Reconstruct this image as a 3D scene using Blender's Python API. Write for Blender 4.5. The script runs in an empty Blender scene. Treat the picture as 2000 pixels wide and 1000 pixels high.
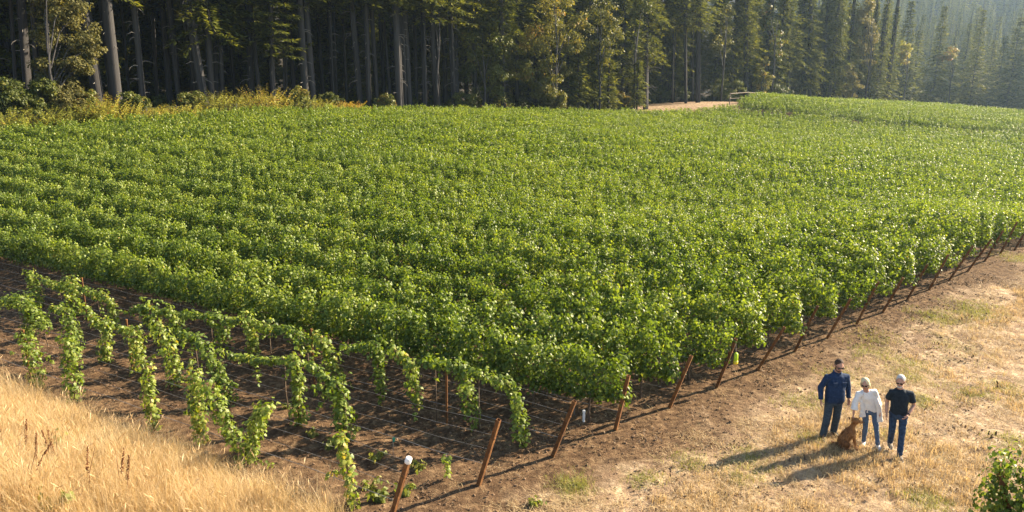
import bpy, bmesh, math, random
import numpy as np
from mathutils import Vector, Matrix, Quaternion

# ---------------------------------------------------------------- camera, sky, sun, exposure
sc = bpy.context.scene
COL = sc.collection
F, PITCH, CAMH = 1400.0, math.radians(14.5), 7.91
cam = bpy.data.cameras.new('camera'); camo = bpy.data.objects.new('camera', cam); COL.objects.link(camo)
camo.location = (0, 0, CAMH); camo.rotation_euler = (math.radians(90) - PITCH, 0, 0)
cam.sensor_width = 36; cam.lens = F / 2000 * 36; cam.clip_start = 0.1; cam.clip_end = 3000
sc.camera = camo
SUN_EL = math.radians(27.0); SUN_AZ = math.atan2(0.91, 0.41)      # azimuth clockwise from +Y
world = bpy.data.worlds.new('World'); sc.world = world; world.use_nodes = True
wn = world.node_tree; bg = wn.nodes['Background']
sky = wn.nodes.new('ShaderNodeTexSky'); sky.sky_type = 'NISHITA'; sky.sun_disc = False
sky.sun_elevation = SUN_EL; sky.sun_rotation = SUN_AZ
wn.links.new(sky.outputs[0], bg.inputs[0]); bg.inputs[1].default_value = 0.068
sun = bpy.data.lights.new('sun', 'SUN'); sun.energy = 5.0; sun.angle = math.radians(0.55); sun.color = (1.0, 0.83, 0.60)
suno = bpy.data.objects.new('sun', sun); COL.objects.link(suno)
sdir = Vector((math.sin(SUN_AZ) * math.cos(SUN_EL), math.cos(SUN_AZ) * math.cos(SUN_EL), math.sin(SUN_EL)))
suno.rotation_euler = (-sdir).to_track_quat('-Z', 'Y').to_euler(); suno.location = sdir * 300
vs = sc.view_settings; vs.view_transform = 'Standard'; vs.look = 'None'; vs.exposure = 2.05; vs.gamma = 1; vs.use_curve_mapping = False
cy = sc.cycles; cy.max_bounces = 7; cy.transparent_max_bounces = 8; cy.diffuse_bounces = 3; cy.glossy_bounces = 2; cy.transmission_bounces = 4
cy.volume_bounces = 0; cy.use_denoising = True; cy.caustics_reflective = False; cy.caustics_refractive = False
cy.sample_clamp_indirect = 6
RNG = np.random.default_rng(11); random.seed(5)

# ---------------------------------------------------------------- helpers: tagging
def link(o, parent=None):
    COL.objects.link(o)
    if parent is not None: o.parent = parent
    return o
def tag(o, label=None, cat=None, group=None, kind=None):
    if label: o['label'] = label
    if cat: o['category'] = cat
    if group: o['group'] = group
    if kind: o['kind'] = kind
    return o
def empty(name, loc=(0, 0, 0), rz=0.0):
    o = bpy.data.objects.new(name, None); COL.objects.link(o); o.location = loc; o.rotation_euler = (0, 0, rz)
    o.empty_display_size = 0.2
    return o
def mobj(name, mesh, parent=None):
    return link(bpy.data.objects.new(name, mesh), parent)
ONES = ['', 'first', 'second', 'third', 'fourth', 'fifth', 'sixth', 'seventh', 'eighth', 'ninth', 'tenth', 'eleventh', 'twelfth', 'thirteenth',
        'fourteenth', 'fifteenth', 'sixteenth', 'seventeenth', 'eighteenth', 'nineteenth']
TENS = {2: ('twentieth', 'twenty'), 3: ('thirtieth', 'thirty'), 4: ('fortieth', 'forty'), 5: ('fiftieth', 'fifty'), 6: ('sixtieth', 'sixty'), 7: ('seventieth', 'seventy')}
def ordinal(n):
    if n < 20: return ONES[n]
    a, b = divmod(n, 10)
    return TENS[a][0] if b == 0 else TENS[a][1] + '-' + ONES[b]

# ---------------------------------------------------------------- helpers: meshes
class MB:
    def __init__(self): self.v = []; self.f = []; self.m = []; self.t = []; self.n = 0
    def add(self, verts, faces, mat=0, tint=0.5):
        verts = np.asarray(verts, float); self.v.append(verts)
        for f in faces: self.f.append(tuple(i + self.n for i in f)); self.m.append(mat); self.t.append(tint)
        self.n += len(verts)
    def box(self, c, s, mat=0, R=None):
        c = np.array(c, float); s = np.array(s, float) / 2
        P = np.array([[x, y, z] for x in (-1, 1) for y in (-1, 1) for z in (-1, 1)]) * s
        if R is not None: P = P @ np.array(R).T
        self.add(P + c, [(0, 1, 3, 2), (4, 6, 7, 5), (0, 4, 5, 1), (2, 3, 7, 6), (0, 2, 6, 4), (1, 5, 7, 3)], mat)
    def tube(self, pts, rad, n=8, mat=0, cap=True, tint=0.5, flat=None):
        pts = np.asarray(pts, float); k = len(pts)
        rad = np.ones(k) * rad if np.isscalar(rad) else np.asarray(rad, float)
        T = np.gradient(pts, axis=0); T /= np.linalg.norm(T, axis=1)[:, None] + 1e-9
        up = np.array([0, 0, 1.0]) if abs(T[0][2]) < 0.9 else np.array([0, 1.0, 0])
        V = []
        a = np.linspace(0, 2 * np.pi, n, endpoint=False)
        x = np.cross(up, T[0]); x /= np.linalg.norm(x)
        for i in range(k):
            x = x - T[i] * (x @ T[i]); x /= np.linalg.norm(x) + 1e-9
            y = np.cross(T[i], x)
            fl = 1 if flat is None else flat
            V.append(pts[i] + rad[i] * (np.cos(a)[:, None] * x + np.sin(a)[:, None] * y * fl))
        V = np.concatenate(V); Fc = []
        for i in range(k - 1):
            for j in range(n):
                j2 = (j + 1) % n; Fc.append((i * n + j, i * n + j2, (i + 1) * n + j2, (i + 1) * n + j))
        if cap: Fc.append(tuple(range(n - 1, -1, -1))); Fc.append(tuple((k - 1) * n + j for j in range(n)))
        self.add(V, Fc, mat, tint)
    def rings(self, rings, n=16, mat=0, p=2.0):
        # rings: (cx,cy,cz,rx,ry) stacked loft along z
        a = np.linspace(0, 2 * np.pi, n, endpoint=False); V = []
        ca = np.sign(np.cos(a)) * np.abs(np.cos(a)) ** (2 / p); sa = np.sign(np.sin(a)) * np.abs(np.sin(a)) ** (2 / p)
        for cx, cy_, cz, rx, ry in rings: V.append(np.stack([cx + rx * ca, cy_ + ry * sa, np.full(n, cz)], 1))
        V = np.concatenate(V); k = len(rings); Fc = []
        for i in range(k - 1):
            for j in range(n):
                j2 = (j + 1) % n; Fc.append((i * n + j, i * n + j2, (i + 1) * n + j2, (i + 1) * n + j))
        Fc.append(tuple(range(n - 1, -1, -1))); Fc.append(tuple((k - 1) * n + j for j in range(n)))
        self.add(V, Fc, mat)
    def ball(self, c, r, mat=0, n=12, R=None):
        r = np.ones(3) * r if np.isscalar(r) else np.asarray(r, float)
        V = [[0, 0, 1.0]]; m = n // 2
        for i in range(1, m):
            th = math.pi * i / m
            for j in range(n):
                ph = 2 * math.pi * j / n; V.append([math.sin(th) * math.cos(ph), math.sin(th) * math.sin(ph), math.cos(th)])
        V.append([0, 0, -1.0]); V = np.array(V) * r
        if R is not None: V = V @ np.array(R).T
        Fc = [(0, 1 + j, 1 + (j + 1) % n) for j in range(n)]
        for i in range(m - 2):
            for j in range(n):
                a = 1 + i * n + j; b = 1 + i * n + (j + 1) % n; Fc.append((a, a + n, b + n, b))
        last = len(V) - 1; s = 1 + (m - 2) * n
        Fc += [(last, s + (j + 1) % n, s + j) for j in range(n)]
        self.add(V + np.array(c, float), Fc, mat)
    def mesh(self, name, mats, smooth=False):
        me = bpy.data.meshes.new(name)
        V = np.concatenate(self.v) if self.v else np.zeros((0, 3))
        return build_mesh(name, V, self.f, mats, self.m, self.t, smooth, me)
def build_mesh(name, V, faces, mats, mi=None, tint=None, smooth=False, me=None):
    me = me or bpy.data.meshes.new(name)
    me.from_pydata(V.tolist(), [], faces); 
    for m in mats: me.materials.append(m)
    if mi is not None and len(mats) > 1: me.polygons.foreach_set('material_index', np.array(mi, dtype=np.int32))
    if tint is not None:
        at = me.attributes.new('tint', 'FLOAT', 'FACE'); at.data.foreach_set('value', np.array(tint, dtype=np.float32))
    if smooth: me.polygons.foreach_set('use_smooth', np.ones(len(me.polygons), dtype=bool))
    me.update(); return me
def poly_cloud(name, V, nper, template, mats, tint, mi=None, smooth=False):
    """V: (N,k,3) vertices of N equal pieces; template: faces of one piece."""
    N, k, _ = V.shape; tf = np.array(template); nf, fs = tf.shape
    idx = (np.arange(N)[:, None, None] * k + tf[None]).reshape(-1)
    me = bpy.data.meshes.new(name)
    me.vertices.add(N * k); me.vertices.foreach_set('co', V.reshape(-1).astype(np.float32))
    me.loops.add(len(idx)); me.loops.foreach_set('vertex_index', idx.astype(np.int32))
    me.polygons.add(N * nf); me.polygons.foreach_set('loop_start', np.arange(0, len(idx), fs, dtype=np.int32))
    at = me.attributes.new('tint', 'FLOAT', 'FACE'); at.data.foreach_set('value', np.repeat(tint, nf).astype(np.float32))
    for m in mats: me.materials.append(m)
    if mi is not None: me.polygons.foreach_set('material_index', np.repeat(mi, nf).astype(np.int32))
    if smooth: me.polygons.foreach_set('use_smooth', np.ones(N * nf, dtype=bool))
    me.update(calc_edges=True); me.validate(); return me
def unit(v): return v / (np.linalg.norm(v, axis=-1, keepdims=True) + 1e-9)
def join_meshes(name, parts):
    bm = bmesh.new(); mats = []
    for me, off in parts:
        n0 = len(bm.faces); bm.from_mesh(me); bm.faces.ensure_lookup_table()
        mp = []
        for m in me.materials:
            if m not in mats: mats.append(m)
            mp.append(mats.index(m))
        for f in bm.faces[n0:]: f.material_index = mp[f.material_index] if mp else 0
    out = bpy.data.meshes.new(name); bm.to_mesh(out); bm.free()
    for m in mats: out.materials.append(m)
    return out

# ---------------------------------------------------------------- materials
def mat_new(name):
    m = bpy.data.materials.new(name); m.use_nodes = True; nt = m.node_tree; nt.nodes.clear(); return m, nt
def N(nt, typ, **kw):
    n = nt.nodes.new(typ)
    for k, v in kw.items():
        if k.startswith('i_'):
            key = k[2:]; key = int(key) if key.isdigit() else key.replace('_', ' ')
            n.inputs[key].default_value = v
        else: setattr(n, k, v)
    return n
def ramp(nt, src, stops):
    r = nt.nodes.new('ShaderNodeValToRGB'); e = r.color_ramp.elements
    while len(e) > 1: e.remove(e[-1])
    e[0].position = stops[0][0]; e[0].color = (*stops[0][1], 1)
    for p, c in stops[1:]:
        q = e.new(p); q.color = (*c, 1)
    nt.links.new(src, r.inputs[0]); return r.outputs[0]
def mixc(nt, fac, a, b, mode='MIX'):
    m = nt.nodes.new('ShaderNodeMix'); m.data_type = 'RGBA'; m.blend_type = mode
    for s, i in ((fac, 0), (a, 6), (b, 7)):
        if hasattr(s, 'links'): nt.links.new(s, m.inputs[i])
        else: m.inputs[i].default_value = s if i == 0 else (*s, 1)
    return m.outputs[2]
def leaf_mat(name, cols, trans=0.45, tcol=(1.25, 1.35, 0.5), rough=0.45, spec=0.4):
    """leaf with per-face tint, some object-to-object variation, light through the blade"""
    m, nt = mat_new(name); L = nt.links.new
    at = N(nt, 'ShaderNodeAttribute', attribute_name='tint')
    oi = N(nt, 'ShaderNodeObjectInfo')
    ad = N(nt, 'ShaderNodeMath', operation='MULTIPLY_ADD'); L(oi.outputs['Random'], ad.inputs[0]); ad.inputs[1].default_value = 0.25
    L(at.outputs['Fac'], ad.inputs[2])
    sb = N(nt, 'ShaderNodeMath', operation='SUBTRACT'); L(ad.outputs[0], sb.inputs[0]); sb.inputs[1].default_value = 0.125
    c = ramp(nt, sb.outputs[0], cols)
    tc = mixc(nt, 1.0, c, tcol, 'MULTIPLY')
    pb = N(nt, 'ShaderNodeBsdfPrincipled'); pb.inputs['Roughness'].default_value = rough; pb.inputs['Specular IOR Level'].default_value = spec
    L(c, pb.inputs['Base Color'])
    tr = N(nt, 'ShaderNodeBsdfTranslucent'); L(tc, tr.inputs['Color'])
    mx = N(nt, 'ShaderNodeMixShader'); mx.inputs[0].default_value = trans; L(pb.outputs[0], mx.inputs[1]); L(tr.outputs[0], mx.inputs[2])
    o = N(nt, 'ShaderNodeOutputMaterial'); L(mx.outputs[0], o.inputs[0]); return m
def simple_mat(name, cols, scale=8.0, rough=0.7, spec=0.3, bump=0.0, detail=4, stretch=None, metallic=0.0, wave=None, rand=0.0):
    m, nt = mat_new(name); L = nt.links.new
    tc = N(nt, 'ShaderNodeTexCoord'); src = tc.outputs['Object']
    if stretch:
        mp = N(nt, 'ShaderNodeMapping'); mp.inputs['Scale'].default_value = stretch; L(src, mp.inputs[0]); src = mp.outputs[0]
    nz = N(nt, 'ShaderNodeTexNoise', i_Scale=scale, i_Detail=detail, i_Roughness=0.6); L(src, nz.inputs['Vector'])
    c = ramp(nt, nz.outputs['Fac'], cols)
    if rand:
        oi = N(nt, 'ShaderNodeObjectInfo'); mr = N(nt, 'ShaderNodeMapRange'); L(oi.outputs['Random'], mr.inputs[0])
        mr.inputs[3].default_value = 1 - rand; mr.inputs[4].default_value = 1 + rand
        c = mixc(nt, 1.0, c, mr.outputs[0], 'MULTIPLY')
    pb = N(nt, 'ShaderNodeBsdfPrincipled'); L(c, pb.inputs['Base Color']); pb.inputs['Roughness'].default_value = rough
    pb.inputs['Specular IOR Level'].default_value = spec; pb.inputs['Metallic'].default_value = metallic
    if bump:
        b = N(nt, 'ShaderNodeBump'); b.inputs['Strength'].default_value = bump; b.inputs['Distance'].default_value = 0.03
        L(nz.outputs['Fac'], b.inputs['Height']); L(b.outputs[0], pb.inputs['Normal'])
    o = N(nt, 'ShaderNodeOutputMaterial'); L(pb.outputs[0], o.inputs[0]); return m

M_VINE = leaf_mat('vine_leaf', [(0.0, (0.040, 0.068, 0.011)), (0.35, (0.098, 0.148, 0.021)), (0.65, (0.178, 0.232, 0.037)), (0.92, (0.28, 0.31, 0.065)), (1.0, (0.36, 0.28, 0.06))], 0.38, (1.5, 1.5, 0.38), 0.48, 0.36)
M_VWOOD = simple_mat('vine_wood', [(0.3, (0.07, 0.05, 0.035)), (0.7, (0.16, 0.115, 0.08))], 18, 0.9, 0.2, 0.6)
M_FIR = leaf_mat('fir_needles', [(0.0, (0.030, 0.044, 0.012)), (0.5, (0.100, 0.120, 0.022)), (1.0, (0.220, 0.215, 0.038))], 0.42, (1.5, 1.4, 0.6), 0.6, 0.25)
M_BARK = simple_mat('conifer_bark', [(0.25, (0.022, 0.021, 0.022)), (0.55, (0.052, 0.050, 0.050)), (0.8, (0.095, 0.087, 0.080))], 3.0, 0.95, 0.1, 1.0, 6, (2.2, 2.2, 0.35), rand=0.3)
M_MAPLE = leaf_mat('maple_leaf', [(0.0, (0.06, 0.075, 0.018)), (0.5, (0.140, 0.148, 0.030)), (0.85, (0.25, 0.225, 0.045)), (1.0, (0.30, 0.17, 0.04))], 0.40, (1.35, 1.2, 0.6), 0.55, 0.3)
M_OAK = leaf_mat('oak_leaf', [(0.0, (0.05, 0.055, 0.02)), (0.5, (0.12, 0.115, 0.04)), (1.0, (0.22, 0.19, 0.065))], 0.34, (1.3, 1.2, 0.5), 0.62, 0.15)
M_YELLOW = leaf_mat('yellowing_leaf', [(0.0, (0.13, 0.16, 0.022)), (0.55, (0.29, 0.29, 0.038)), (0.9, (0.42, 0.35, 0.05)), (1.0, (0.38, 0.20, 0.04))], 0.4, (1.35, 1.2, 0.5), 0.55, 0.3)
M_SHRUB = leaf_mat('shrub_leaf', [(0.0, (0.04, 0.058, 0.014)), (0.6, (0.10, 0.118, 0.024)), (0.9, (0.20, 0.19, 0.035)), (1.0, (0.28, 0.14, 0.03))], 0.34, (1.3, 1.3, 0.6), 0.5, 0.3)
M_STRAW = leaf_mat('dry_grass_blade', [(0.0, (0.19, 0.13, 0.065)), (0.5, (0.47, 0.355, 0.185)), (1.0, (0.70, 0.57, 0.35))], 0.35, (1.2, 1.05, 0.75), 0.55, 0.3)
M_TALL = leaf_mat('tall_dry_grass_blade', [(0.0, (0.27, 0.19, 0.09)), (0.5, (0.56, 0.43, 0.23)), (1.0, (0.76, 0.64, 0.42))], 0.42, (1.2, 1.05, 0.7), 0.5, 0.3)
M_GREEN = leaf_mat('green_grass_blade', [(0.0, (0.11, 0.14, 0.03)), (0.5, (0.22, 0.23, 0.055)), (1.0, (0.42, 0.36, 0.14))], 0.4, (1.3, 1.3, 0.5), 0.5, 0.3)
M_DLEAF = leaf_mat('dead_leaf', [(0.0, (0.05, 0.03, 0.018)), (0.5, (0.13, 0.085, 0.05)), (1.0, (0.26, 0.18, 0.10))], 0.15, (1.1, 1.0, .8), 0.7, 0.2)
M_DOCK = simple_mat('dry_dock_seed', [(0.3, (0.09, 0.035, 0.015)), (0.7, (0.20, 0.085, 0.035))], 40, 0.9, 0.15, 0.5)
M_RUST = simple_mat('rusty_steel', [(0.2, (0.050, 0.022, 0.011)), (0.5, (0.135, 0.058, 0.020)), (0.75, (0.24, 0.115, 0.036)), (0.95, (0.12, 0.072, 0.045))], 14, 0.85, 0.25, 0.5, 6, (1, 1, 0.4), rand=0.2)
M_WIRE = simple_mat('galvanised_wire', [(0.3, (0.20, 0.185, 0.165)), (0.7, (0.36, 0.33, 0.29))], 6, 0.55, 0.4, 0, 2, metallic=0.3)
M_HOSE = simple_mat('drip_hose', [(0.3, (0.10, 0.095, 0.09)), (0.7, (0.2, 0.19, 0.18))], 10, 0.5, 0.4)
M_WHITE = simple_mat('white_plastic', [(0.3, (0.74, 0.73, 0.70)), (0.8, (0.84, 0.83, 0.80))], 20, 0.4, 0.5)
M_CLOD = simple_mat('soil_clod', [(0.25, (0.10, 0.062, 0.038)), (0.55, (0.19, 0.125, 0.078)), (0.85, (0.30, 0.21, 0.135))], 9, 0.95, 0.1, 0.6, rand=0.3)
M_FENCE = simple_mat('weathered_fence_wood', [(0.3, (0.16, 0.13, 0.10)), (0.7, (0.34, 0.28, 0.21))], 9, 0.9, 0.15, 0.5, 5, (1, 1, 0.3))
M_FWIRE = simple_mat('dull_fence_wire', [(0.3, (0.05, 0.05, 0.048)), (0.7, (0.10, 0.10, 0.095))], 9, 0.6, 0.3)
M_DEAD = simple_mat('dead_branch', [(0.3, (0.16, 0.145, 0.13)), (0.7, (0.34, 0.31, 0.27))], 9, 0.9, 0.15)

# ---------------------------------------------------------------- terrain functions
ROW0 = np.array([-0.64, 12.23]); ROWS = 1.94
PD = np.array([0.76790, 0.64057]); RD = np.array([-0.85718, 0.51502])
CP, SP = math.cos(PITCH), math.sin(PITCH)
def post_xy(k): return ROW0 + PD * ROWS * (k - 1)
def quad_z(x, y):
    X = x / 30; Y = (y - 18) / 30
    return -0.22727 * X - 0.34234 * Y - 0.85510 * X * X + 0.76324 * X * Y + 3.04198 * Y * Y
def pix3(u, v, d):
    a = (u - 1000) / F * d; b = (v - 500) / F * d
    return np.array([a, d * CP - b * SP, CAMH - d * SP - b * CP])
ctrl = []
for k in (-2, 0, 2, 4, 6, 8, 10, 12, 14, 16):
    q = post_xy(k); ctrl.append((q[0], q[1], quad_z(*q)))
for k in (0, 3, 6, 9):
    for t in (5, 11, 18, 26, 36):
        q = post_xy(k) + RD * t
        ctrl.append((q[0], q[1], quad_z(*q)))
for x, y in ((6, 13), (9, 14), (10, 18), (4, 11), (13, 20), (20, 25), (10, 9), (0, 9)): ctrl.append((x, y, quad_z(x, y)))
for u, v, d, h in ((0, 240, 57, 1.7), (300, 217, 66, 1.7), (700, 206, 80, 1.7), (1000, 208, 92, 1.7), (1300, 215, 106, 1.7), (1440, 212, 112, 1.7),
                   (1340, 204, 122, 0), (1500, 196, 125, 0.8), (1700, 237, 112, 1.7), (2000, 258, 105, 1.7), (2300, 282, 98, 1.7),
                   (1600, 193, 150, 1.7), (1750, 196, 166, 1.7), (2000, 206, 178, 1.7), (2300, 220, 186, 1.7), (1750, 228, 128, 0.2), (2000, 247, 124, 0.2),
                   (2000, 330, 68, 1.7), (1500, 300, 62, 1.7), (1000, 300, 52, 1.7), (700, 250, 58, 1.7), (1200, 250, 75, 1.7), (2000, 410, 46, 1.7), (1500, 420, 38, 1.7),
                   (1000, 420, 32, 1.7)):
    q = pix3(u, v, d); ctrl.append((q[0], q[1], q[2] - h))
for u, d, z in ((-400, 52, 3.0), (0, 75, 3.0), (400, 95, 2.6), (800, 115, 1.8), (1200, 140, 0.8), (1500, 165, -1.0), (1800, 215, -6.0), (2100, 215, -7.0), (2600, 200, -6), (2600, 120, -5)):
    q = pix3(u, 150, d); ctrl.append((q[0], q[1], z))
for x, y, z in ((-160, 60, 3.0), (-140, 160, 2), (0, 260, 0), (200, 300, -8), (300, 100, -8), (120, 30, -4), (60, 5, -1.5), (-40, 5, 1.0), (0, -40, 1), (-200, -40, 2), (200, -60, -4), (300, 300, -8), (-250, 300, 2)):
    ctrl.append((x, y, z))
ctrl = np.array(ctrl)
def _k(r2): return 0.5 * r2 * np.log(r2 + 1e-9)
def tps_fit(c, lam):
    n = len(c); P = c[:, :2] / 50.0
    K = _k(((P[:, None] - P[None]) ** 2).sum(-1)) + lam * np.eye(n); Q = np.c_[np.ones(n), P]
    A = np.zeros((n + 3, n + 3)); A[:n, :n] = K; A[:n, n:] = Q; A[n:, :n] = Q.T
    s = np.linalg.solve(A, np.r_[c[:, 2], 0, 0, 0]); return P, s[:n], s[n:]
TP, TW, TA = tps_fit(ctrl, 2e-4)
def smooth(a, b, x):
    t = np.clip((x - a) / (b - a), 0, 1); return t * t * (3 - 2 * t)
def hashn(ix, iy, s):
    h = (ix * 374761393 + iy * 668265263 + s * 974634777) & 0xffffffff
    h = ((h ^ (h >> 13)) * 1274126177) & 0xffffffff
    return ((h ^ (h >> 16)) & 0xffff) / 65535.0
def vnoise(x, y, s=0):
    x = np.asarray(x, float); y = np.asarray(y, float)
    ix = np.floor(x).astype(np.int64); iy = np.floor(y).astype(np.int64); fx = x - ix; fy = y - iy
    fx = fx * fx * (3 - 2 * fx); fy = fy * fy * (3 - 2 * fy)
    return (hashn(ix, iy, s) * (1 - fx) + hashn(ix + 1, iy, s) * fx) * (1 - fy) + (hashn(ix, iy + 1, s) * (1 - fx) + hashn(ix + 1, iy + 1, s) * fx) * fy
def fbm(x, y, s=0, o=3):
    r = 0; a = 0.5; t = 0
    for i in range(o): r = r + a * vnoise(x * 2 ** i, y * 2 ** i, s + i); t += a; a *= 0.5
    return r / t
def row_coord(x, y):
    """(k, t): row number and distance along that row from its end post"""
    D = np.array([[PD[0] * ROWS, RD[0]], [PD[1] * ROWS, RD[1]]]); Di = np.linalg.inv(D)
    o = post_xy(0); dx = x - o[0]; dy = y - o[1]
    return Di[0, 0] * dx + Di[0, 1] * dy, Di[1, 0] * dx + Di[1, 1] * dy
ROWPERP = ROWS * abs(PD[0] * RD[1] - PD[1] * RD[0])
def bank_q(x, y):
    k, t = row_coord(x, y); return -k * ROWPERP, t
def ground(x, y, fine=True):
    x = np.asarray(x, float); y = np.asarray(y, float); sh = x.shape
    P = np.stack([x.ravel(), y.ravel()], 1) / 50.0
    z = np.empty(len(P))
    for i in range(0, len(P), 20000):
        p = P[i:i + 20000]; z[i:i + 20000] = _k(((p[:, None] - TP[None]) ** 2).sum(-1)) @ TW + TA[0] + p @ TA[1:]
    z = z.reshape(sh)
    r = np.hypot(x, y); z = z * (1 - smooth(260, 420, r))
    z = z + 125 * smooth(380, 900, r) * smooth(-100, 150, y)
    q, t = bank_q(x, y)
    z = z + 0.34 * np.clip(q - 0.7, 0, 5) * smooth(0.5, 3.0, t)
    if fine:
        near = 1 - smooth(30, 60, r); k, t = row_coord(x, y)
        soil = smooth(-1.5, 0.6, t)
        z = z + near * (0.09 * (fbm(x * 1.1, y * 1.1, 3) - 0.5) + (0.055 + 0.04 * soil) * (fbm(x * 4.5, y * 4.5, 7, 2) - 0.5))
        z = z - near * 0.06 * smooth(0.0, 1.0, t) * np.cos(2 * np.pi * (k + 0.5)) * 0.6
    return z
def gz(x, y, fine=True): return float(ground(np.array([x]), np.array([y]), fine)[0])
def at_pix(u, v):
    """ground point seen at a pixel of the photograph"""
    a = (u - 1000) / F; b = (v - 500) / F; d = np.array([a, CP - b * SP, -SP - b * CP])
    t = np.linspace(5, 120, 6000); z = CAMH + d[2] * t; g = ground(d[0] * t, d[1] * t, False)
    i = int(np.argmax(z < g)); return np.array([d[0] * t[i], d[1] * t[i], gz(d[0] * t[i], d[1] * t[i])])
def at_depth(u, d):
    """ground point in the picture column u at camera depth d"""
    x = (u - 1000) / F * d; y = d / CP
    for _ in range(6):
        z = gz(x, y, False); y = (d + (z - CAMH) * SP) / CP
    return np.array([x, y, gz(x, y, False)])
def project(P):
    x, y, z = P[..., 0], P[..., 1], P[..., 2] - CAMH
    d = y * CP - z * SP; return 1000 + F * x / d, 500 - F * (z * CP + y * SP) / d, d

# ---------------------------------------------------------------- ground sheet
def axis(lo, hi, f0, f1, st, gr=1.09, mx=18):
    a = list(np.arange(f0, f1, st)); s = st
    while a[-1] < hi: s = min(s * gr, mx); a.append(a[-1] + s)
    s = st; b = []; c = f0
    while c > lo: s = min(s * gr, mx); c -= s; b.append(c)
    return np.array(b[::-1] + a)
def E_back(u): return np.interp(u, [-500, 0, 300, 700, 1000, 1300, 1440, 1441, 1480, 1600, 1750, 2000, 2400], [48, 57, 66, 80, 93, 109, 117, 120, 136, 151, 166, 178, 188])
def G_gap(u): return np.interp(u, [1430, 1700, 2000, 2400], [114, 113, 106, 98])
gx = axis(-760, 860, -15, 19, 0.085); gy = axis(-120, 1020, 7.5, 25, 0.085)
X, Y = np.meshgrid(gx, gy); Zg = ground(X, Y)
V = np.stack([X.ravel(), Y.ravel(), Zg.ravel()], 1)
ny, nx = X.shape; ii = np.arange(ny * nx).reshape(ny, nx)
quads = np.stack([ii[:-1, :-1], ii[:-1, 1:], ii[1:, 1:], ii[1:, :-1]], -1).reshape(-1, 4)
gm = bpy.data.meshes.new('ground')
gm.vertices.add(len(V)); gm.vertices.foreach_set('co', V.reshape(-1).astype(np.float32))
gm.loops.add(quads.size); gm.loops.foreach_set('vertex_index', quads.reshape(-1).astype(np.int32))
gm.polygons.add(len(quads)); gm.polygons.foreach_set('loop_start', np.arange(0, quads.size, 4, dtype=np.int32))
gm.polygons.foreach_set('use_smooth', np.ones(len(quads), dtype=bool)); gm.update(calc_edges=True)
Kk, Tt = row_coord(X, Y); U, Vv, Dd = project(np.stack([X, Y, Zg], -1))
infr = Dd > 1
edge_n = 1.6 * (fbm(X * 0.5, Y * 0.5, 21) - 0.5) + 0.9 * (fbm(X * 2.2, Y * 2.2, 22) - 0.5)
straw = 1 - smooth(-2.5, -0.8, Tt + 1.3 * edge_n)                       # dry mown grass right of the end posts
bank = smooth(0.7, 1.2, -Kk * ROWPERP + 0.3 * edge_n) * smooth(0.2, 1.2, Tt + edge_n)
behind = infr & (Dd > E_back(np.clip(U, -500, 2400)) + 1.0)
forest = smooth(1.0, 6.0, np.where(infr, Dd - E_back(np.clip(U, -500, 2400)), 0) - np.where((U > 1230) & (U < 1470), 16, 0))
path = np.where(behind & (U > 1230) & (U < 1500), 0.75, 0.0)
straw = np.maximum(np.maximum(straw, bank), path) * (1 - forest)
def attr(me, name, arr):
    a = me.attributes.new(name, 'FLOAT', 'POINT'); a.data.foreach_set('value', arr.ravel().astype(np.float32))
attr(gm, 'straw', straw); attr(gm, 'forest', forest)
m, nt = mat_new('ground_soil_and_straw'); L = nt.links.new
tcn = N(nt, 'ShaderNodeTexCoord'); OB = tcn.outputs['Object']
def noise(scale, detail=5, rough=0.6, src=None):
    n = N(nt, 'ShaderNodeTexNoise', i_Scale=scale, i_Detail=detail, i_Roughness=rough); L(src or OB, n.inputs['Vector']); return n.outputs['Fac']
n1 = noise(0.7); n2 = noise(6, 6, 0.7); n3 = noise(28, 4, 0.7); n4 = noise(2.1, 4)
soilc = ramp(nt, n2, [(0.28, (0.042, 0.025, 0.014)), (0.5, (0.112, 0.068, 0.037)), (0.72, (0.27, 0.18, 0.098))])
strawc = ramp(nt, n2, [(0.28, (0.17, 0.110, 0.066)), (0.5, (0.42, 0.305, 0.190)), (0.68, (0.70, 0.56, 0.38))])
soil2 = ramp(nt, n3, [(0.3, (0.13, 0.082, 0.05)), (0.7, (0.34, 0.235, 0.15))])
pf = ramp(nt, n4, [(0.42, (0, 0, 0)), (0.58, (1, 1, 1))])
strawc = mixc(nt, pf, strawc, soil2)
gr = ramp(nt, n1, [(0.56, (0, 0, 0)), (0.72, (0.45, 0.45, 0.45))])
strawc = mixc(nt, gr, strawc, (0.17, 0.17, 0.05))
am = N(nt, 'ShaderNodeAttribute', attribute_name='straw'); af = N(nt, 'ShaderNodeAttribute', attribute_name='forest')
base = mixc(nt, am.outputs['Fac'], soilc, strawc)
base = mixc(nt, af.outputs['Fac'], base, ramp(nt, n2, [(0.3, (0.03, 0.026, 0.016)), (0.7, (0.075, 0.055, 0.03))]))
pb = N(nt, 'ShaderNodeBsdfPrincipled'); pb.inputs['Roughness'].default_value = 0.95; pb.inputs['Specular IOR Level'].default_value = 0.1
L(base, pb.inputs['Base Color'])
hs = N(nt, 'ShaderNodeMath', operation='ADD'); L(n2, hs.inputs[0]); L(n3, hs.inputs[1])
bp = N(nt, 'ShaderNodeBump'); bp.inputs['Strength'].default_value = 0.9; bp.inputs['Distance'].default_value = 0.06; L(hs.outputs[0], bp.inputs['Height']); L(bp.outputs[0], pb.inputs['Normal'])
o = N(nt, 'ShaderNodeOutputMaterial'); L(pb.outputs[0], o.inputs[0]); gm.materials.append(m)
tag(mobj('ground', gm), 'bare brown soil under the vines turning to dry straw-coloured grass', kind='structure')

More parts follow.
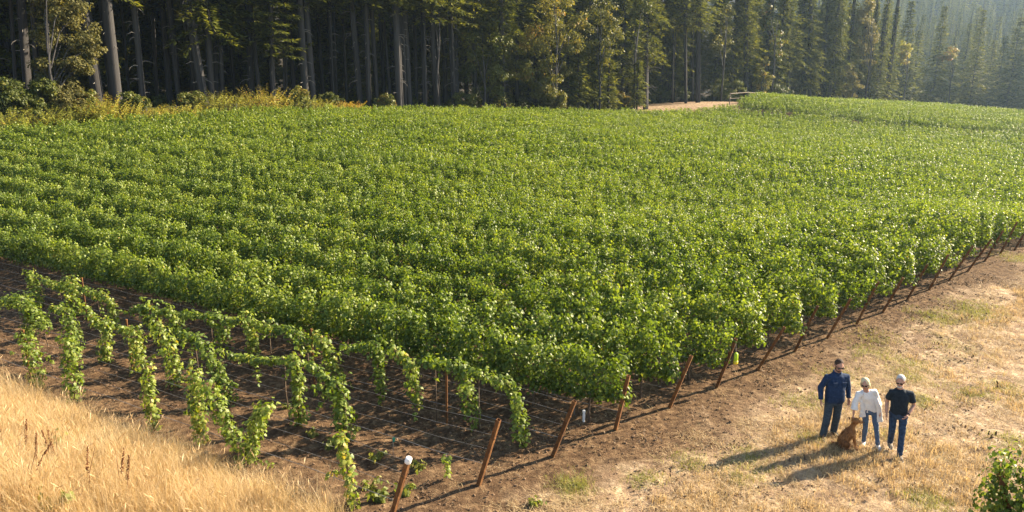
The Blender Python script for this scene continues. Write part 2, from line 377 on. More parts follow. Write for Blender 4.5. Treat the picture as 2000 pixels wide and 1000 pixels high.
# ---------------------------------------------------------------- scatter (geometry nodes, only for stuff)
def scatter(name, pts, rot, scale, var, protos, label, parent=None):
    me = bpy.data.meshes.new(name); me.vertices.add(len(pts)); me.vertices.foreach_set('co', np.asarray(pts, np.float32).reshape(-1))
    a = me.attributes.new('rot', 'FLOAT_VECTOR', 'POINT'); a.data.foreach_set('vector', np.asarray(rot, np.float32).reshape(-1))
    a = me.attributes.new('scl', 'FLOAT_VECTOR', 'POINT'); a.data.foreach_set('vector', np.asarray(scale, np.float32).reshape(-1))
    a = me.attributes.new('var', 'INT', 'POINT'); a.data.foreach_set('value', np.asarray(var, np.int32))
    me.update()
    ob = mobj(name, me, parent)
    g = bpy.data.node_groups.new(name + '_nodes', 'GeometryNodeTree')
    g.interface.new_socket('Geometry', in_out='INPUT', socket_type='NodeSocketGeometry'); g.interface.new_socket('Geometry', in_out='OUTPUT', socket_type='NodeSocketGeometry')
    gi = g.nodes.new('NodeGroupInput'); go = g.nodes.new('NodeGroupOutput'); jn = g.nodes.new('GeometryNodeJoinGeometry')
    def named(nm, typ):
        n = g.nodes.new('GeometryNodeInputNamedAttribute'); n.data_type = typ; n.inputs['Name'].default_value = nm
        return n.outputs[0]
    r_, s_, v_ = named('rot', 'FLOAT_VECTOR'), named('scl', 'FLOAT_VECTOR'), named('var', 'INT')
    for i, p in enumerate(protos):
        oi = g.nodes.new('GeometryNodeObjectInfo'); oi.inputs['Object'].default_value = p; oi.inputs['As Instance'].default_value = True
        cm = g.nodes.new('FunctionNodeCompare'); cm.data_type = 'INT'; cm.operation = 'EQUAL'
        ints = [s for s in cm.inputs if s.type == 'INT']; g.links.new(v_, ints[0]); ints[1].default_value = i
        io = g.nodes.new('GeometryNodeInstanceOnPoints')
        g.links.new(gi.outputs[0], io.inputs['Points']); g.links.new(cm.outputs[0], io.inputs['Selection'])
        g.links.new(oi.outputs['Geometry'], io.inputs['Instance']); g.links.new(s_, io.inputs['Scale'])
        g.links.new(r_, io.inputs['Rotation']); g.links.new(io.outputs[0], jn.inputs[0])
    g.links.new(jn.outputs[0], go.inputs[0])
    md = ob.modifiers.new('scatter', 'NODES'); md.node_group = g
    tag(ob, label, kind='stuff'); return ob
def proto(name, mesh): return bpy.data.objects.new(name + '_model', mesh)

# ---------------------------------------------------------------- grapevines
# five-lobed vine leaf: midrib along +X, face normal +Z
LEAF = np.array([[0, 0, 0], [-0.10, 0.20, -.03], [0.10, 0.50, -.09], [0.38, 0.34, -.04], [0.62, 0.42, -.10], [0.72, 0.20, -.05], [1.0, 0, -.12],
                 [0.72, -0.20, -.05], [0.62, -0.42, -.10], [0.38, -0.34, -.04], [0.10, -0.50, -.09], [-0.10, -0.20, -.03], [0.42, 0, .03]])
LEAF_F = [(12, i, i + 1) for i in range(0, 11)] + [(12, 11, 0)]
LEAF_LOW = np.array([[0, 0, 0], [0.2, 0.46, -.08], [0.66, 0.34, -.08], [1.0, 0, -.12], [0.66, -0.34, -.08], [0.2, -0.46, -.08]])
LEAF_LOW_F = [(0, 1, 2, 3), (0, 3, 4, 5)]
def place_leaves(pos, nrm, tip, size, tmpl):
    nrm = unit(nrm); tip = unit(tip - nrm * (tip * nrm).sum(1, keepdims=True)); side = np.cross(nrm, tip)
    B = np.stack([tip, side, nrm], 1)                                # rows
    return pos[:, None, :] + (tmpl[None] * size[:, None, None]) @ B
def leaves_on_path(rng, path, n, r, size=(0.09, 0.15)):
    path = np.asarray(path, float); seg = np.linalg.norm(np.diff(path, axis=0), axis=1); cl = np.r_[0, np.cumsum(seg)]
    s = rng.random(n) * cl[-1]; c = np.stack([np.interp(s, cl, path[:, i]) for i in range(3)], 1)
    d = unit(rng.normal(size=(n, 3)) * [1, 1, 0.7]); rr = r * (0.25 + 0.75 * rng.random(n) ** 0.6) * (0.65 + 0.7 * vnoise(s * 5.0 + r * 99, s * 0 + n, 5))
    pos = c + d * rr[:, None]
    nrm = unit(d * 0.9 + np.array([0, 0, 0.55]) + rng.normal(size=(n, 3)) * 0.45)
    tip = unit(d * 0.5 + np.array([0, 0, -0.9]) + rng.normal(size=(n, 3)) * 0.4)
    return pos, nrm, tip, rng.uniform(*size, n)
def vine_unit(seed, low=False, L_=1.7):
    rng = np.random.default_rng(seed); A = []
    ns = 17 if not low else 13
    for i in range(ns):
        x0 = (i + rng.random()) / ns * L_ - L_ / 2; sd = rng.normal() * 0.06; flop = rng.normal() * 0.13
        top = rng.uniform(1.48, 1.88) + (0.2 if rng.random() < 0.14 else 0); lx = rng.normal() * 0.12
        P = [(x0, sd * .4, 0.72), (x0 + lx * .4, sd + flop * .25, 1.05), (x0 + lx, sd + flop * .75, (top + 1.05) / 2 + .06), (x0 + lx * 1.5, sd + flop * 1.25, top)]
        if abs(flop) > 0.14: P.append((x0 + lx * 1.7, sd + flop * 2.1, top - rng.uniform(0.1, 0.5)))
        n = int(rng.integers(104, 128)) if not low else int(rng.integers(46, 60))
        A.append(leaves_on_path(rng, P, n, 0.175, (0.052, 0.094) if not low else (0.08, 0.135)))
    # fill near the fruit zone
    for sgn in (-1, 1):
        A.append(leaves_on_path(rng, [(-L_ / 2, .11 * sgn, .85), (0, .15 * sgn, .72), (L_ / 2, .11 * sgn, .9)], 170 if not low else 60, 0.24, (0.06, 0.105) if not low else (0.10, 0.15)))
    pos, nrm, tip, size = (np.concatenate([a[i] for a in A]) for i in range(4))
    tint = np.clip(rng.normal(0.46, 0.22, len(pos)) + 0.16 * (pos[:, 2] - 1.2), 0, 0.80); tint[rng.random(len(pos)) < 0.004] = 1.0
    tm, tf = (LEAF_LOW, LEAF_LOW_F) if low else (LEAF, LEAF_F)
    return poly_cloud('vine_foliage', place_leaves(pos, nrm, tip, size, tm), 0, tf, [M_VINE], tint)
def trunk_mesh(seed):
    rng = np.random.default_rng(seed); b = MB(); w = rng.normal(size=(2, 3)) * 0.03
    b.tube([(0, 0, -0.08), (w[0, 0], w[0, 1], .3), (w[1, 0], w[1, 1], .62), (0.03, 0, .82)], [.034, .027, .024, .02], 7)
    for s in (-1, 1): b.tube([(0.02, 0, .78), (s * .2, .01, .86), (s * .5, -.01, .85), (s * .76, 0, .86)], [.02, .017, .014, .009], 6)
    return b.mesh('vine_trunk', [M_VWOOD], True)
FOL = [vine_unit(100 + i) for i in range(8)]; FOL_LOW = [vine_unit(200 + i, True) for i in range(6)]
TRK = [trunk_mesh(300 + i) for i in range(4)]
RAZ = math.atan2(RD[1], RD[0])
cand = []
for k in range(3, 92):
    B = post_xy(k); t = 0.75 if k > 3 else 0.65
    while t < 190:
        q = B + RD * t
        ue, ve, de = project(np.array([q[0], q[1], 0.5]))
        if de > 5 and -260 < ue < 2260:
            if de > E_back(ue) - 1.2: break
            if not (ue > 1430 and G_gap(ue) - 1.2 < de < G_gap(ue) + 2.4): cand.append((de, k, t, q[0], q[1], ue))
        elif ue < -260 and de > 5: break
        t += 1.5
cand = np.array(cand); zc = ground(cand[:, 3], cand[:, 4], False)
vis = (cand[:, 5] > -30) & (cand[:, 5] < 2030)
order = np.argsort(np.where(vis, cand[:, 0], 1e6))
NIND = 262
ind = np.zeros(len(cand), bool); ind[order[:NIND]] = True
rowpos = {}
for i in np.lexsort((cand[:, 2], cand[:, 1])):
    k = int(cand[i, 1]); rowpos.setdefault(k, []).append(i)
for k, lst in rowpos.items():
    for j, i in enumerate(lst):
        if not ind[i]: continue
        rz = RAZ + (math.pi if RNG.random() < 0.5 else 0) + RNG.normal() * 0.04
        sc_ = RNG.uniform(0.93, 1.1)
        nth = int(round((cand[i, 2] - 0.7) / 1.5)) + 1
        e = empty('grapevine', (cand[i, 3], cand[i, 4], zc[i]), rz); e.scale = (1.0, RNG.uniform(0.72, 1.05), sc_)
        tag(e, f'bushy grapevine, {ordinal(nth)} from the end post, {ordinal(k + 1)} row from the tall dry grass', 'grapevine', 'full grapevines in the trellis rows')
        mobj('foliage', FOL[int(RNG.integers(8))], e); mobj('trunk', TRK[int(RNG.integers(4))], e)
rest = cand[~ind]; zr = zc[~ind]; nr = len(rest)
farv = rest[:, 0] > 48
scatter('vineyard_rows', np.c_[rest[:, 3] + RNG.normal(size=nr) * .05, rest[:, 4] + RNG.normal(size=nr) * .05, zr],
        np.c_[np.zeros(nr), np.zeros(nr), RAZ + np.where(RNG.random(nr) < .5, np.pi, 0) + RNG.normal(size=nr) * .05],
        np.c_[np.ones(nr) * 1.03, RNG.uniform(0.68, 1.0, nr), RNG.uniform(0.96, 1.1, nr) * (0.90 + .2 * fbm(rest[:, 3] * .3, rest[:, 4] * .3, 61))],
        np.where(farv, 8 + RNG.integers(0, 6, nr), RNG.integers(0, 8, nr)),
        [proto('vine', f) for f in FOL] + [proto('vine_far', f) for f in FOL_LOW], 'countless leafy green vine rows filling the field up to the forest edge')

# sparse young vines hanging on the wires of the three front rows
def on_row(k, u, v):
    """point where the line of sight meets the upright plane of trellis row k"""
    a = (u - 1000) / F; b = (v - 500) / F; d = np.array([a, CP - b * SP, -SP - b * CP]); B = post_xy(k); n = np.array([-RD[1], RD[0]])
    t = (B @ n) / (d[:2] @ n); return np.array([d[0] * t, d[1] * t, CAMH + d[2] * t])
SPARSE = {0: [([(48, 655), (62, 690), (75, 752)], .19), ([(130, 650), (138, 700), (146, 775)], .23), ([(283, 705), (292, 770), (301, 835)], .15), ([(378, 725), (386, 800), (392, 862)], .17),
              ([(402, 748), (438, 825), (470, 870), (484, 898)], .21), ([(520, 790), (500, 830), (488, 895)], .2), ([(664, 850), (678, 915), (692, 985)], .11)],
          1: [([(5, 590), (40, 585), (88, 640)], .27), ([(62, 600), (55, 655), (60, 700)], .22), ([(128, 605), (140, 650), (150, 705)], .26), ([(165, 600), (195, 640)], .18), ([(212, 625), (204, 690), (206, 722)], .18),
              ([(262, 640), (268, 690), (276, 742)], .24), ([(300, 625), (325, 665), (340, 720), (347, 765)], .24), ([(385, 655), (412, 700), (436, 750), (450, 792)], .23),
              ([(570, 690), (580, 740), (586, 838)], .18), ([(600, 705), (640, 740), (672, 770)], .14), ([(648, 750), (668, 800), (672, 862)], .24)],
          2: [([(55, 530), (68, 560), (75, 600)], .26), ([(118, 560), (140, 550), (148, 620)], .27), ([(190, 570), (218, 590), (222, 640)], .2), ([(262, 605), (285, 600), (300, 650)], .2), ([(330, 600), (345, 640), (350, 670)], .2),
              ([(415, 610), (432, 630), (436, 672)], .25), ([(480, 615), (492, 650), (497, 705)], .22), ([(530, 640), (570, 645), (600, 680)], .2), ([(625, 660), (645, 690), (656, 738)], .23), ([(680, 680), (735, 672), (744, 765)], .17),
              ([(765, 680), (800, 710), (816, 788)], .19), ([(850, 705), (900, 720), (924, 815)], .22), ([(940, 728), (992, 750), (1012, 790), (1020, 852)], .21)]}
n_sp = {}
for k, L_ in SPARSE.items():
    L_ = L_ + {0: [], 1: [([(450, 692), (500, 702), (556, 702)], .12), ([(228, 640), (258, 648)], .13), ([(350, 650), (380, 660)], .13), ([(100, 600), (125, 605)], .13)],
               2: [([(300, 612), (330, 606)], .13), ([(355, 612), (412, 618)], .13), ([(440, 628), (478, 622)], .13), ([(605, 652), (628, 668)], .14), ([(820, 702), (850, 712)], .13), ([(85, 545), (115, 562)], .14), ([(155, 560), (188, 578)], .14), ([(500, 632), (526, 642)], .12), ([(880, 712), (935, 730)], .12)]}[k]
    L2 = sorted(L_, key=lambda a: -a[0][-1][0])
    for j, (px, r) in enumerate(L2):
        P = np.array([on_row(k, u, v) for u, v in px]); low = P[-1]
        bx, by = low[0], low[1]; base = np.array([bx, by, gz(bx, by)])
        rng = np.random.default_rng(900 + k * 40 + j)
        e = empty('grapevine', base)
        Q = P - base; ln = np.linalg.norm(np.diff(Q, axis=0), axis=1).sum()
        pos, nrm, tip, size = leaves_on_path(rng, Q, int((110 + 800 * r) * ln), r * 1.0, (0.055, 0.10))
        for _ in range(int(rng.integers(2, 5))):
            o_ = Q[int(rng.integers(len(Q)))] + rng.normal(size=3) * .08; dv = rng.normal(size=3) * [.22, .22, .12] + [0, 0, rng.choice([-.35, .18])]
            a4 = leaves_on_path(rng, [o_, o_ + dv * .6, o_ + dv + [0, 0, -.06]], 20, .055, (0.05, 0.1)); pos, nrm, tip, size = (np.concatenate(z) for z in zip((pos, nrm, tip, size), a4))
        ok = pos[:, 2] > 0.03; pos, nrm, tip, size = pos[ok], nrm[ok], tip[ok], size[ok]
        tint = np.clip(rng.normal(0.55, 0.18, len(pos)) + (0.12 if k == 0 else 0), 0, 0.95)
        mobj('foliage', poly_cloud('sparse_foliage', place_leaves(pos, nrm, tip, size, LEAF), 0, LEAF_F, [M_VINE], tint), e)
        b = MB(); b.tube(np.r_[[[0, 0, -.06]], [[rng.normal() * .02, rng.normal() * .02, max(.1, Q[-1][2] * .5)]], Q[::-1]], np.linspace(.017, .006, len(Q) + 2), 6)
        mobj('trunk', b.mesh('vine_stem', [M_VWOOD], True), e)
        tag(e, f'sparse hanging vine, {ordinal(j + 1)} from the end post, {ordinal(k + 1)} row from tall dry grass', 'grapevine', 'sparse vines in the front rows')

# ---------------------------------------------------------------- trellis posts and wires
def square_tube(b, p0, p1, w, wall=0.008):
    p0 = np.array(p0, float); p1 = np.array(p1, float); t = unit(p1 - p0); x = unit(np.cross(t, [RD[0], RD[1], 0.001])); y = np.cross(t, x)
    h = w / 2; i = h - wall
    V = []
    for p in (p0, p1):
        for s in (h, i):
            for a, c in ((-1, -1), (1, -1), (1, 1), (-1, 1)): V.append(p + x * a * s + y * c * s)
    V = np.array(V); Fc = []
    for j in range(4):
        j2 = (j + 1) % 4
        Fc += [(j, j2, 8 + j2, 8 + j), (4 + j2, 4 + j, 12 + j, 12 + j2), (8 + j, 8 + j2, 12 + j2, 12 + j)]
    b.add(V, Fc)
POST_TOPS = {0: (785, 884), 1: (961, 828), 2: (1114, 775), 3: (1243, 732), 4: (1353, 693), 5: (1442, 659), 6: (1520, 629), 7: (1592, 603), 8: (1654, 580), 9: (1708, 557), 10: (1758, 540)}
post_top = {}
for k in range(0, 19):
    q = post_xy(k); z = gz(*q); lean = 0.50 + RNG.normal() * 0.08; hgt = 1.42 + RNG.normal() * 0.05
    top = np.array([q[0] - RD[0] * lean, q[1] - RD[1] * lean, z + hgt])
    e = empty('end_post', (q[0], q[1], z))
    b = MB(); d = unit(top - np.array([q[0], q[1], z])); square_tube(b, -d * 0.35, top - np.array([q[0], q[1], z]), 0.078 if k < 6 else 0.072)
    mobj('tube', b.mesh('post_tube', [M_RUST]), e); post_top[k] = top
    if k == 0:
        b = MB(); c = top - np.array([q[0], q[1], z]); b.tube([c - d * .08, c - d * .07, c + d * .02, c + d * .03], [.053, .056, .055, .044], 14); mobj('cap', b.mesh('post_cap', [M_WHITE], True), e)
    b = MB(); c = (top - np.array([q[0], q[1], z])) * 0.74; b.tube([c - d * .008, c + d * .008], .056, 8); mobj('clamp', b.mesh('clamp', [M_RUST]), e)
    lab = 'leaning rusty square steel end post with a white plastic cap' if k == 0 else f'leaning rusty steel end post, {ordinal(k + 1)} counting from the white-capped one'
    tag(e, lab, 'post', 'rusty end posts along the field edge')
WH = (0.48, 0.8, 1.1, 1.36)
for k in range(0, 14):
    B = post_xy(k); n = 34 if k < 3 else 10; Lr = 32.0 if k < 3 else 8.0
    ts = np.linspace(0, Lr, n); gx_ = B[0] + RD[0] * ts; gy_ = B[1] + RD[1] * ts; g_ = ground(gx_, gy_, False)
    e = empty('trellis_wires', (B[0], B[1], g_[0]))
    for w, h in enumerate(WH):
        f = h / 1.42; base = np.array([B[0], B[1], g_[0]])
        att = base + (post_top[k] - base) * min(f, 0.99)
        P = np.stack([gx_, gy_, g_ + h - 0.012 * np.sin(ts * 2.1 + w)], 1); P[0] = att
        b = MB(); b.tube(P - base, 0.0024 if w else 0.006, 5, 0)
        mobj('drip_hose' if w == 0 else 'wire', b.mesh('wire', [M_HOSE if w == 0 else M_WIRE]), e)
    tag(e, f'taut steel wires and drip hose strung along the {ordinal(k + 1)} row from the tall dry grass', 'trellis wire', 'trellis wires')
for j, (k, u, v, lab) in enumerate([(0, 62, 750, 'rusty stake inside the leftmost sparse vine of the front row'), (2, 172, 632, 'rusty stake top poking up beside leafy shoots far left'), (1, 262, 745, 'rusty stake at the head of a sparse vine in the second row'),
                        (2, 612, 726, 'thin rusty stake among bare wires left of the middle'), (1, 587, 845, 'short rusty stake at the foot of a sparse vine in the second row'), (2, 872, 800, 'thin rusty stake in the third row near the middle')]):
    p = on_row(k, u, v); z = gz(p[0], p[1]); e_ = MB(); h = 1.5
    e_.tube([(0, 0, -.2), (0.01, 0, .7), (0.02, 0.01, h)], [.026, .026, .026], 8); e_.box((0.02, 0.01, h), (.045, .045, .03))
    s = mobj('vine_stake', e_.mesh('stake', [M_RUST])); s.location = (p[0], p[1], z); tag(s, lab, 'stake', 'rusty vine stakes')
# white standpipe, dark stake, green flag, hanging trap, young shoot
p = at_pix(1140, 826); b = MB(); b.tube([(0, 0, -.1), (0, 0, .24), (0.0, 0, .27)], [.03, .03, .024], 12); b.tube([(0, 0, .23), (0, 0, .275)], [.036, .036], 12)
o = mobj('irrigation_standpipe', b.mesh('standpipe', [M_WHITE], False)); o.location = p; tag(o, 'short white plastic pipe standing in the soil between two end posts', 'pipe')
p = at_pix(1121, 812); b = MB(); b.tube([(0, 0, -.1), (0.01, 0, .12), (0.0, 0, .24)], .012, 6); b.ball((0, 0, .25), .022, 0, 8)
o = mobj('marker_peg', b.mesh('peg', [M_HOSE], True)); o.location = p; tag(o, 'small dark peg in the soil left of the white pipe', 'peg')
M_FLAG = simple_mat('green_flag', [(0.3, (0.01, 0.16, 0.11)), (0.7, (0.02, 0.24, 0.17))], 20, 0.5)
p = at_pix(768, 896); e = empty('marker_flag', p); b = MB(); b.tube([(0, 0, -.06), (0.01, 0, .25), (0.0, 0, .42)], .005, 5); mobj('stick', b.mesh('flag_stick', [M_HOSE]), e)
b = MB(); b.add([(0, 0, .42), (.06, .01, .41), (.05, .0, .34), (.012, -.01, .32), (0, .006, .42), (.06, .016, .41), (.05, .006, .34), (.012, -.004, .32)], [(0, 1, 2, 3), (7, 6, 5, 4), (0, 4, 5, 1), (1, 5, 6, 2), (2, 6, 7, 3), (3, 7, 4, 0)])
mobj('flag', b.mesh('flag', [M_FLAG]), e); tag(e, 'small green marker flag on a thin stick behind the white-capped post', 'flag')
M_TRAP = simple_mat('lime_trap', [(0.3, (0.42, 0.62, 0.02)), (0.7, (0.52, 0.7, 0.03))], 5, 0.35, 0.5); M_TRAPY = simple_mat('yellow_trap', [(0.3, (0.75, 0.55, 0.02)), (0.7, (0.8, 0.62, 0.03))], 5, 0.35, 0.5)
tp = post_top[5]; e = empty('insect_trap', (tp[0] + .02, tp[1] - .06, tp[2] - .66))
b = MB(); b.tube([(0, 0, .09), (0, 0, .12), (0, 0, .27), (0, 0, .30)], [.05, .056, .05, .03], 12); mobj('body', b.mesh('trap_body', [M_TRAP], True), e)
b = MB(); b.tube([(0, 0, 0), (0, 0, .02), (0, 0, .092)], [.05, .062, .058], 12); mobj('base_cup', b.mesh('trap_cup', [M_TRAPY], True), e)
b = MB(); b.tube([(0, 0, .29), (-.01, .03, .42), (-.02, .06, .6)], .005, 5); mobj('hanger', b.mesh('trap_hanger', [M_WIRE]), e)
tag(e, 'lime green and yellow insect trap hanging from an end post', 'insect trap')

# ---------------------------------------------------------------- conifers
NEEDLE = np.array([[0, 0, 0], [0.45, 0.15, -.05], [1.0, 0.03, -.12], [0.45, -0.15, -.05]])
NEEDLE_F = [(0, 1, 2, 3)]
def fir_crown(seed, h, base, spread, droop=0.35, dens=1.0, top_open=False, sparse_low=0.0, shape=0.85, side=None, nsize=1.0):
    rng = np.random.default_rng(seed); pos, tip, nrm, size, tint = [], [], [], [], []; limbs = MB()
    z = base
    while z < h - 0.3:
        f = (z - base) / (h - base); nb = int(rng.integers(3, 6)); a0 = rng.random() * 6.28
        for j in range(nb):
            if rng.random() < sparse_low * (1 - f): continue
            a = a0 + j * 6.28 / nb + rng.normal() * 0.3
            Lb = spread * max(0.04, (1 - f) ** shape) * rng.uniform(0.6, 1.12) * (0.55 + 0.45 * min(1, f * 6 + 0.3))
            if side is not None: Lb *= 0.55 + 0.6 * max(0, math.cos(a - side))
            dx, dy = math.cos(a), math.sin(a); up = 0.25 * (f - 0.25)
            ns = max(3, int(Lb / 0.34 * dens)); zz = z + rng.normal() * 0.15
            s = (np.arange(ns) + rng.random(ns)) / ns; s = 0.12 + 0.88 * s
            cz = zz + Lb * (up * s - droop * s * s + 0.10 * s ** 4)
            c = np.stack([dx * Lb * s, dy * Lb * s, cz], 1)
            limbs.tube([(0, 0, zz), (dx * Lb * .5, dy * Lb * .5, zz + Lb * (up * .5 - droop * .25)), (dx * Lb, dy * Lb, zz + Lb * (up - droop + .1))], [.035 + .012 * Lb, .02, .006], 4, cap=False)
            for sd in (-1, 1):
                for rep in range(3):
                    w = np.minimum(0.5, Lb * 0.3) * (1.15 - s) * rng.uniform(.3, 1.1, ns) + 0.05
                    p = c + np.stack([-dy * sd * w, dx * sd * w, -0.18 * w - 0.03 * rng.random(ns)], 1) + rng.normal(size=(ns, 3)) * 0.06
                    t = np.stack([dx * 0.7 - dy * sd * 0.8 + rng.normal(size=ns) * .3, dy * 0.7 + dx * sd * 0.8 + rng.normal(size=ns) * .3, -0.35 + rng.normal(size=ns) * .25], 1)
                    n = np.stack([rng.normal(size=ns) * .35, rng.normal(size=ns) * .35, np.ones(ns)], 1)
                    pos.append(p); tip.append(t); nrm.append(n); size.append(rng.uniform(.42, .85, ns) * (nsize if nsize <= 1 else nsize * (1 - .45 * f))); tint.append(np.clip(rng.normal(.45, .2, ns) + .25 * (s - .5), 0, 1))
        z += rng.uniform(0.32, 0.62) * (1.0 if dens >= 1 else 1.25)
    pos, tip, nrm, size, tint = (np.concatenate(a) for a in (pos, tip, nrm, size, tint))
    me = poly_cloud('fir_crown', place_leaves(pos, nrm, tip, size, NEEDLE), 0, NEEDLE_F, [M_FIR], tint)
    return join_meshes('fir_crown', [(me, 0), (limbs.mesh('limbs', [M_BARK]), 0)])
def fir_trunk(seed, stubs=True):
    """unit trunk: radius 1 at the base, height 1"""
    rng = np.random.default_rng(seed); b = MB(); n = 15; s = np.linspace(0, 1, n)
    wob = np.cumsum(rng.normal(size=(n, 2)) * 0.08, axis=0); wob -= wob[0]
    r = (1 - 0.92 * s ** 1.15) * (1 + 0.35 * np.exp(-s * 60))
    b.tube(np.c_[wob, s * 1.02 - 0.02], r, 12)
    return b.mesh('fir_trunk', [M_BARK], True)
TRUNKS = [fir_trunk(i) for i in range(4)]
def dead_limbs(seed, z0, z1, n, Lm):
    rng = np.random.default_rng(seed); b = MB()
    for i in range(n):
        z = rng.uniform(z0, z1); a = rng.random() * 6.28; L_ = rng.uniform(.4, 1) * Lm; dx, dy = math.cos(a), math.sin(a); dr = rng.uniform(-.1, .5)
        b.tube([(dx * .1, dy * .1, z), (dx * L_ * .5, dy * L_ * .5, z + L_ * .06), (dx * L_ * .85, dy * L_ * .85, z - L_ * dr * .4), (dx * L_, dy * L_, z - L_ * dr)], [.035, .028, .018, .006], 5)
    return b.mesh('dead_limbs', [M_DEAD])
DEAD = [dead_limbs(1, 2.5, 14, 16, 1.6), dead_limbs(2, 4, 15, 12, 1.2), dead_limbs(3, 2.5, 13, 30, 3.0)]
CR = {'high': [fir_crown(11, 34, 13, 5.6, .35, .8), fir_crown(12, 32, 12.5, 5.4, .32, .8), fir_crown(13, 36, 14, 5.8, .35, .8)],
      'mid': [fir_crown(21, 30, 4.5, 4.4, .5, 1.3, sparse_low=.55), fir_crown(22, 31, 6.5, 4.6, .55, 1.3, sparse_low=.5), fir_crown(23, 32, 8.5, 5.0, .6, 1.3, sparse_low=.4)],
      'low': [fir_crown(31, 26, 2.6, 3.9, .5, 1.0, sparse_low=.25), fir_crown(32, 24, 1.2, 3.6, .45, 1.0)],
      'young': [fir_crown(41, 11, 2.8, 2.1, .45, 1.2), fir_crown(42, 9.5, 2.2, 1.9, .4, 1.2)],
      'cone': [fir_crown(51, 26, 1.0, 5.0, .35, .9, shape=1.0, nsize=1.7), fir_crown(52, 28, 1.5, 4.8, .4, .9, shape=1.1, nsize=1.7), fir_crown(53, 23, .8, 4.6, .3, .9, shape=.95, nsize=1.7)],
      'pine': [fir_crown(61, 30, 8.6, 4.6, .12, 1.25, sparse_low=.35, side=-0.3), fir_crown(62, 28, 7.4, 4.2, .15, 1.25, sparse_low=.4, side=-0.6)]}
HGT = {'high': 34, 'mid': 30.5, 'low': 25.5, 'young': 10.5, 'cone': 26, 'pine': 29}
def edge_depth(u): return float(np.interp(u, [-400, 0, 300, 700, 1000, 1250, 1450, 1600, 1750, 2000, 2400], [54, 62, 71, 85, 97, 114, 134, 156, 172, 196, 205]))
def conifer(u, off, w, kind, utop=None, dead=None, sx=1.0, sz=1.0, d=None, label='', group=None, rng=np.random.default_rng(77)):
    d = d or edge_depth(u) + off; p = at_depth(u, d); r = max(0.09, w * d / F / 2)
    e = empty('conifer_tree', p - np.array([0, 0, .1])); H_ = HGT[kind] * sz
    rz = rng.random() * 6.28 if kind != 'pine' else rng.normal() * .3
    lean = 0.0
    if utop is not None:
        u1, v1, _ = project(p + np.array([0, 0, 8.0])); u0, v0, _ = project(p); sl = (u1 - u0) / max(1, v0 - v1)
        lean = math.atan((utop - (u0 + sl * v0)) / max(60, v0)) * 0.9
    e.rotation_euler = (0, lean, 0)
    t = mobj('trunk', TRUNKS[int(rng.integers(4))], e); t.scale = (r, r, H_ * 0.99); t.rotation_euler = (0, 0, rng.random() * 6)
    c = mobj('crown', CR[kind][int(rng.integers(len(CR[kind])))], e); c.scale = (sx, sx, sz); c.rotation_euler = (0, 0, rz)
    if dead is not None:
        q = mobj('dead_branches', DEAD[dead], e); q.rotation_euler = (0, 0, rng.random() * 6.28)
    tag(e, label, 'tree', group); return e
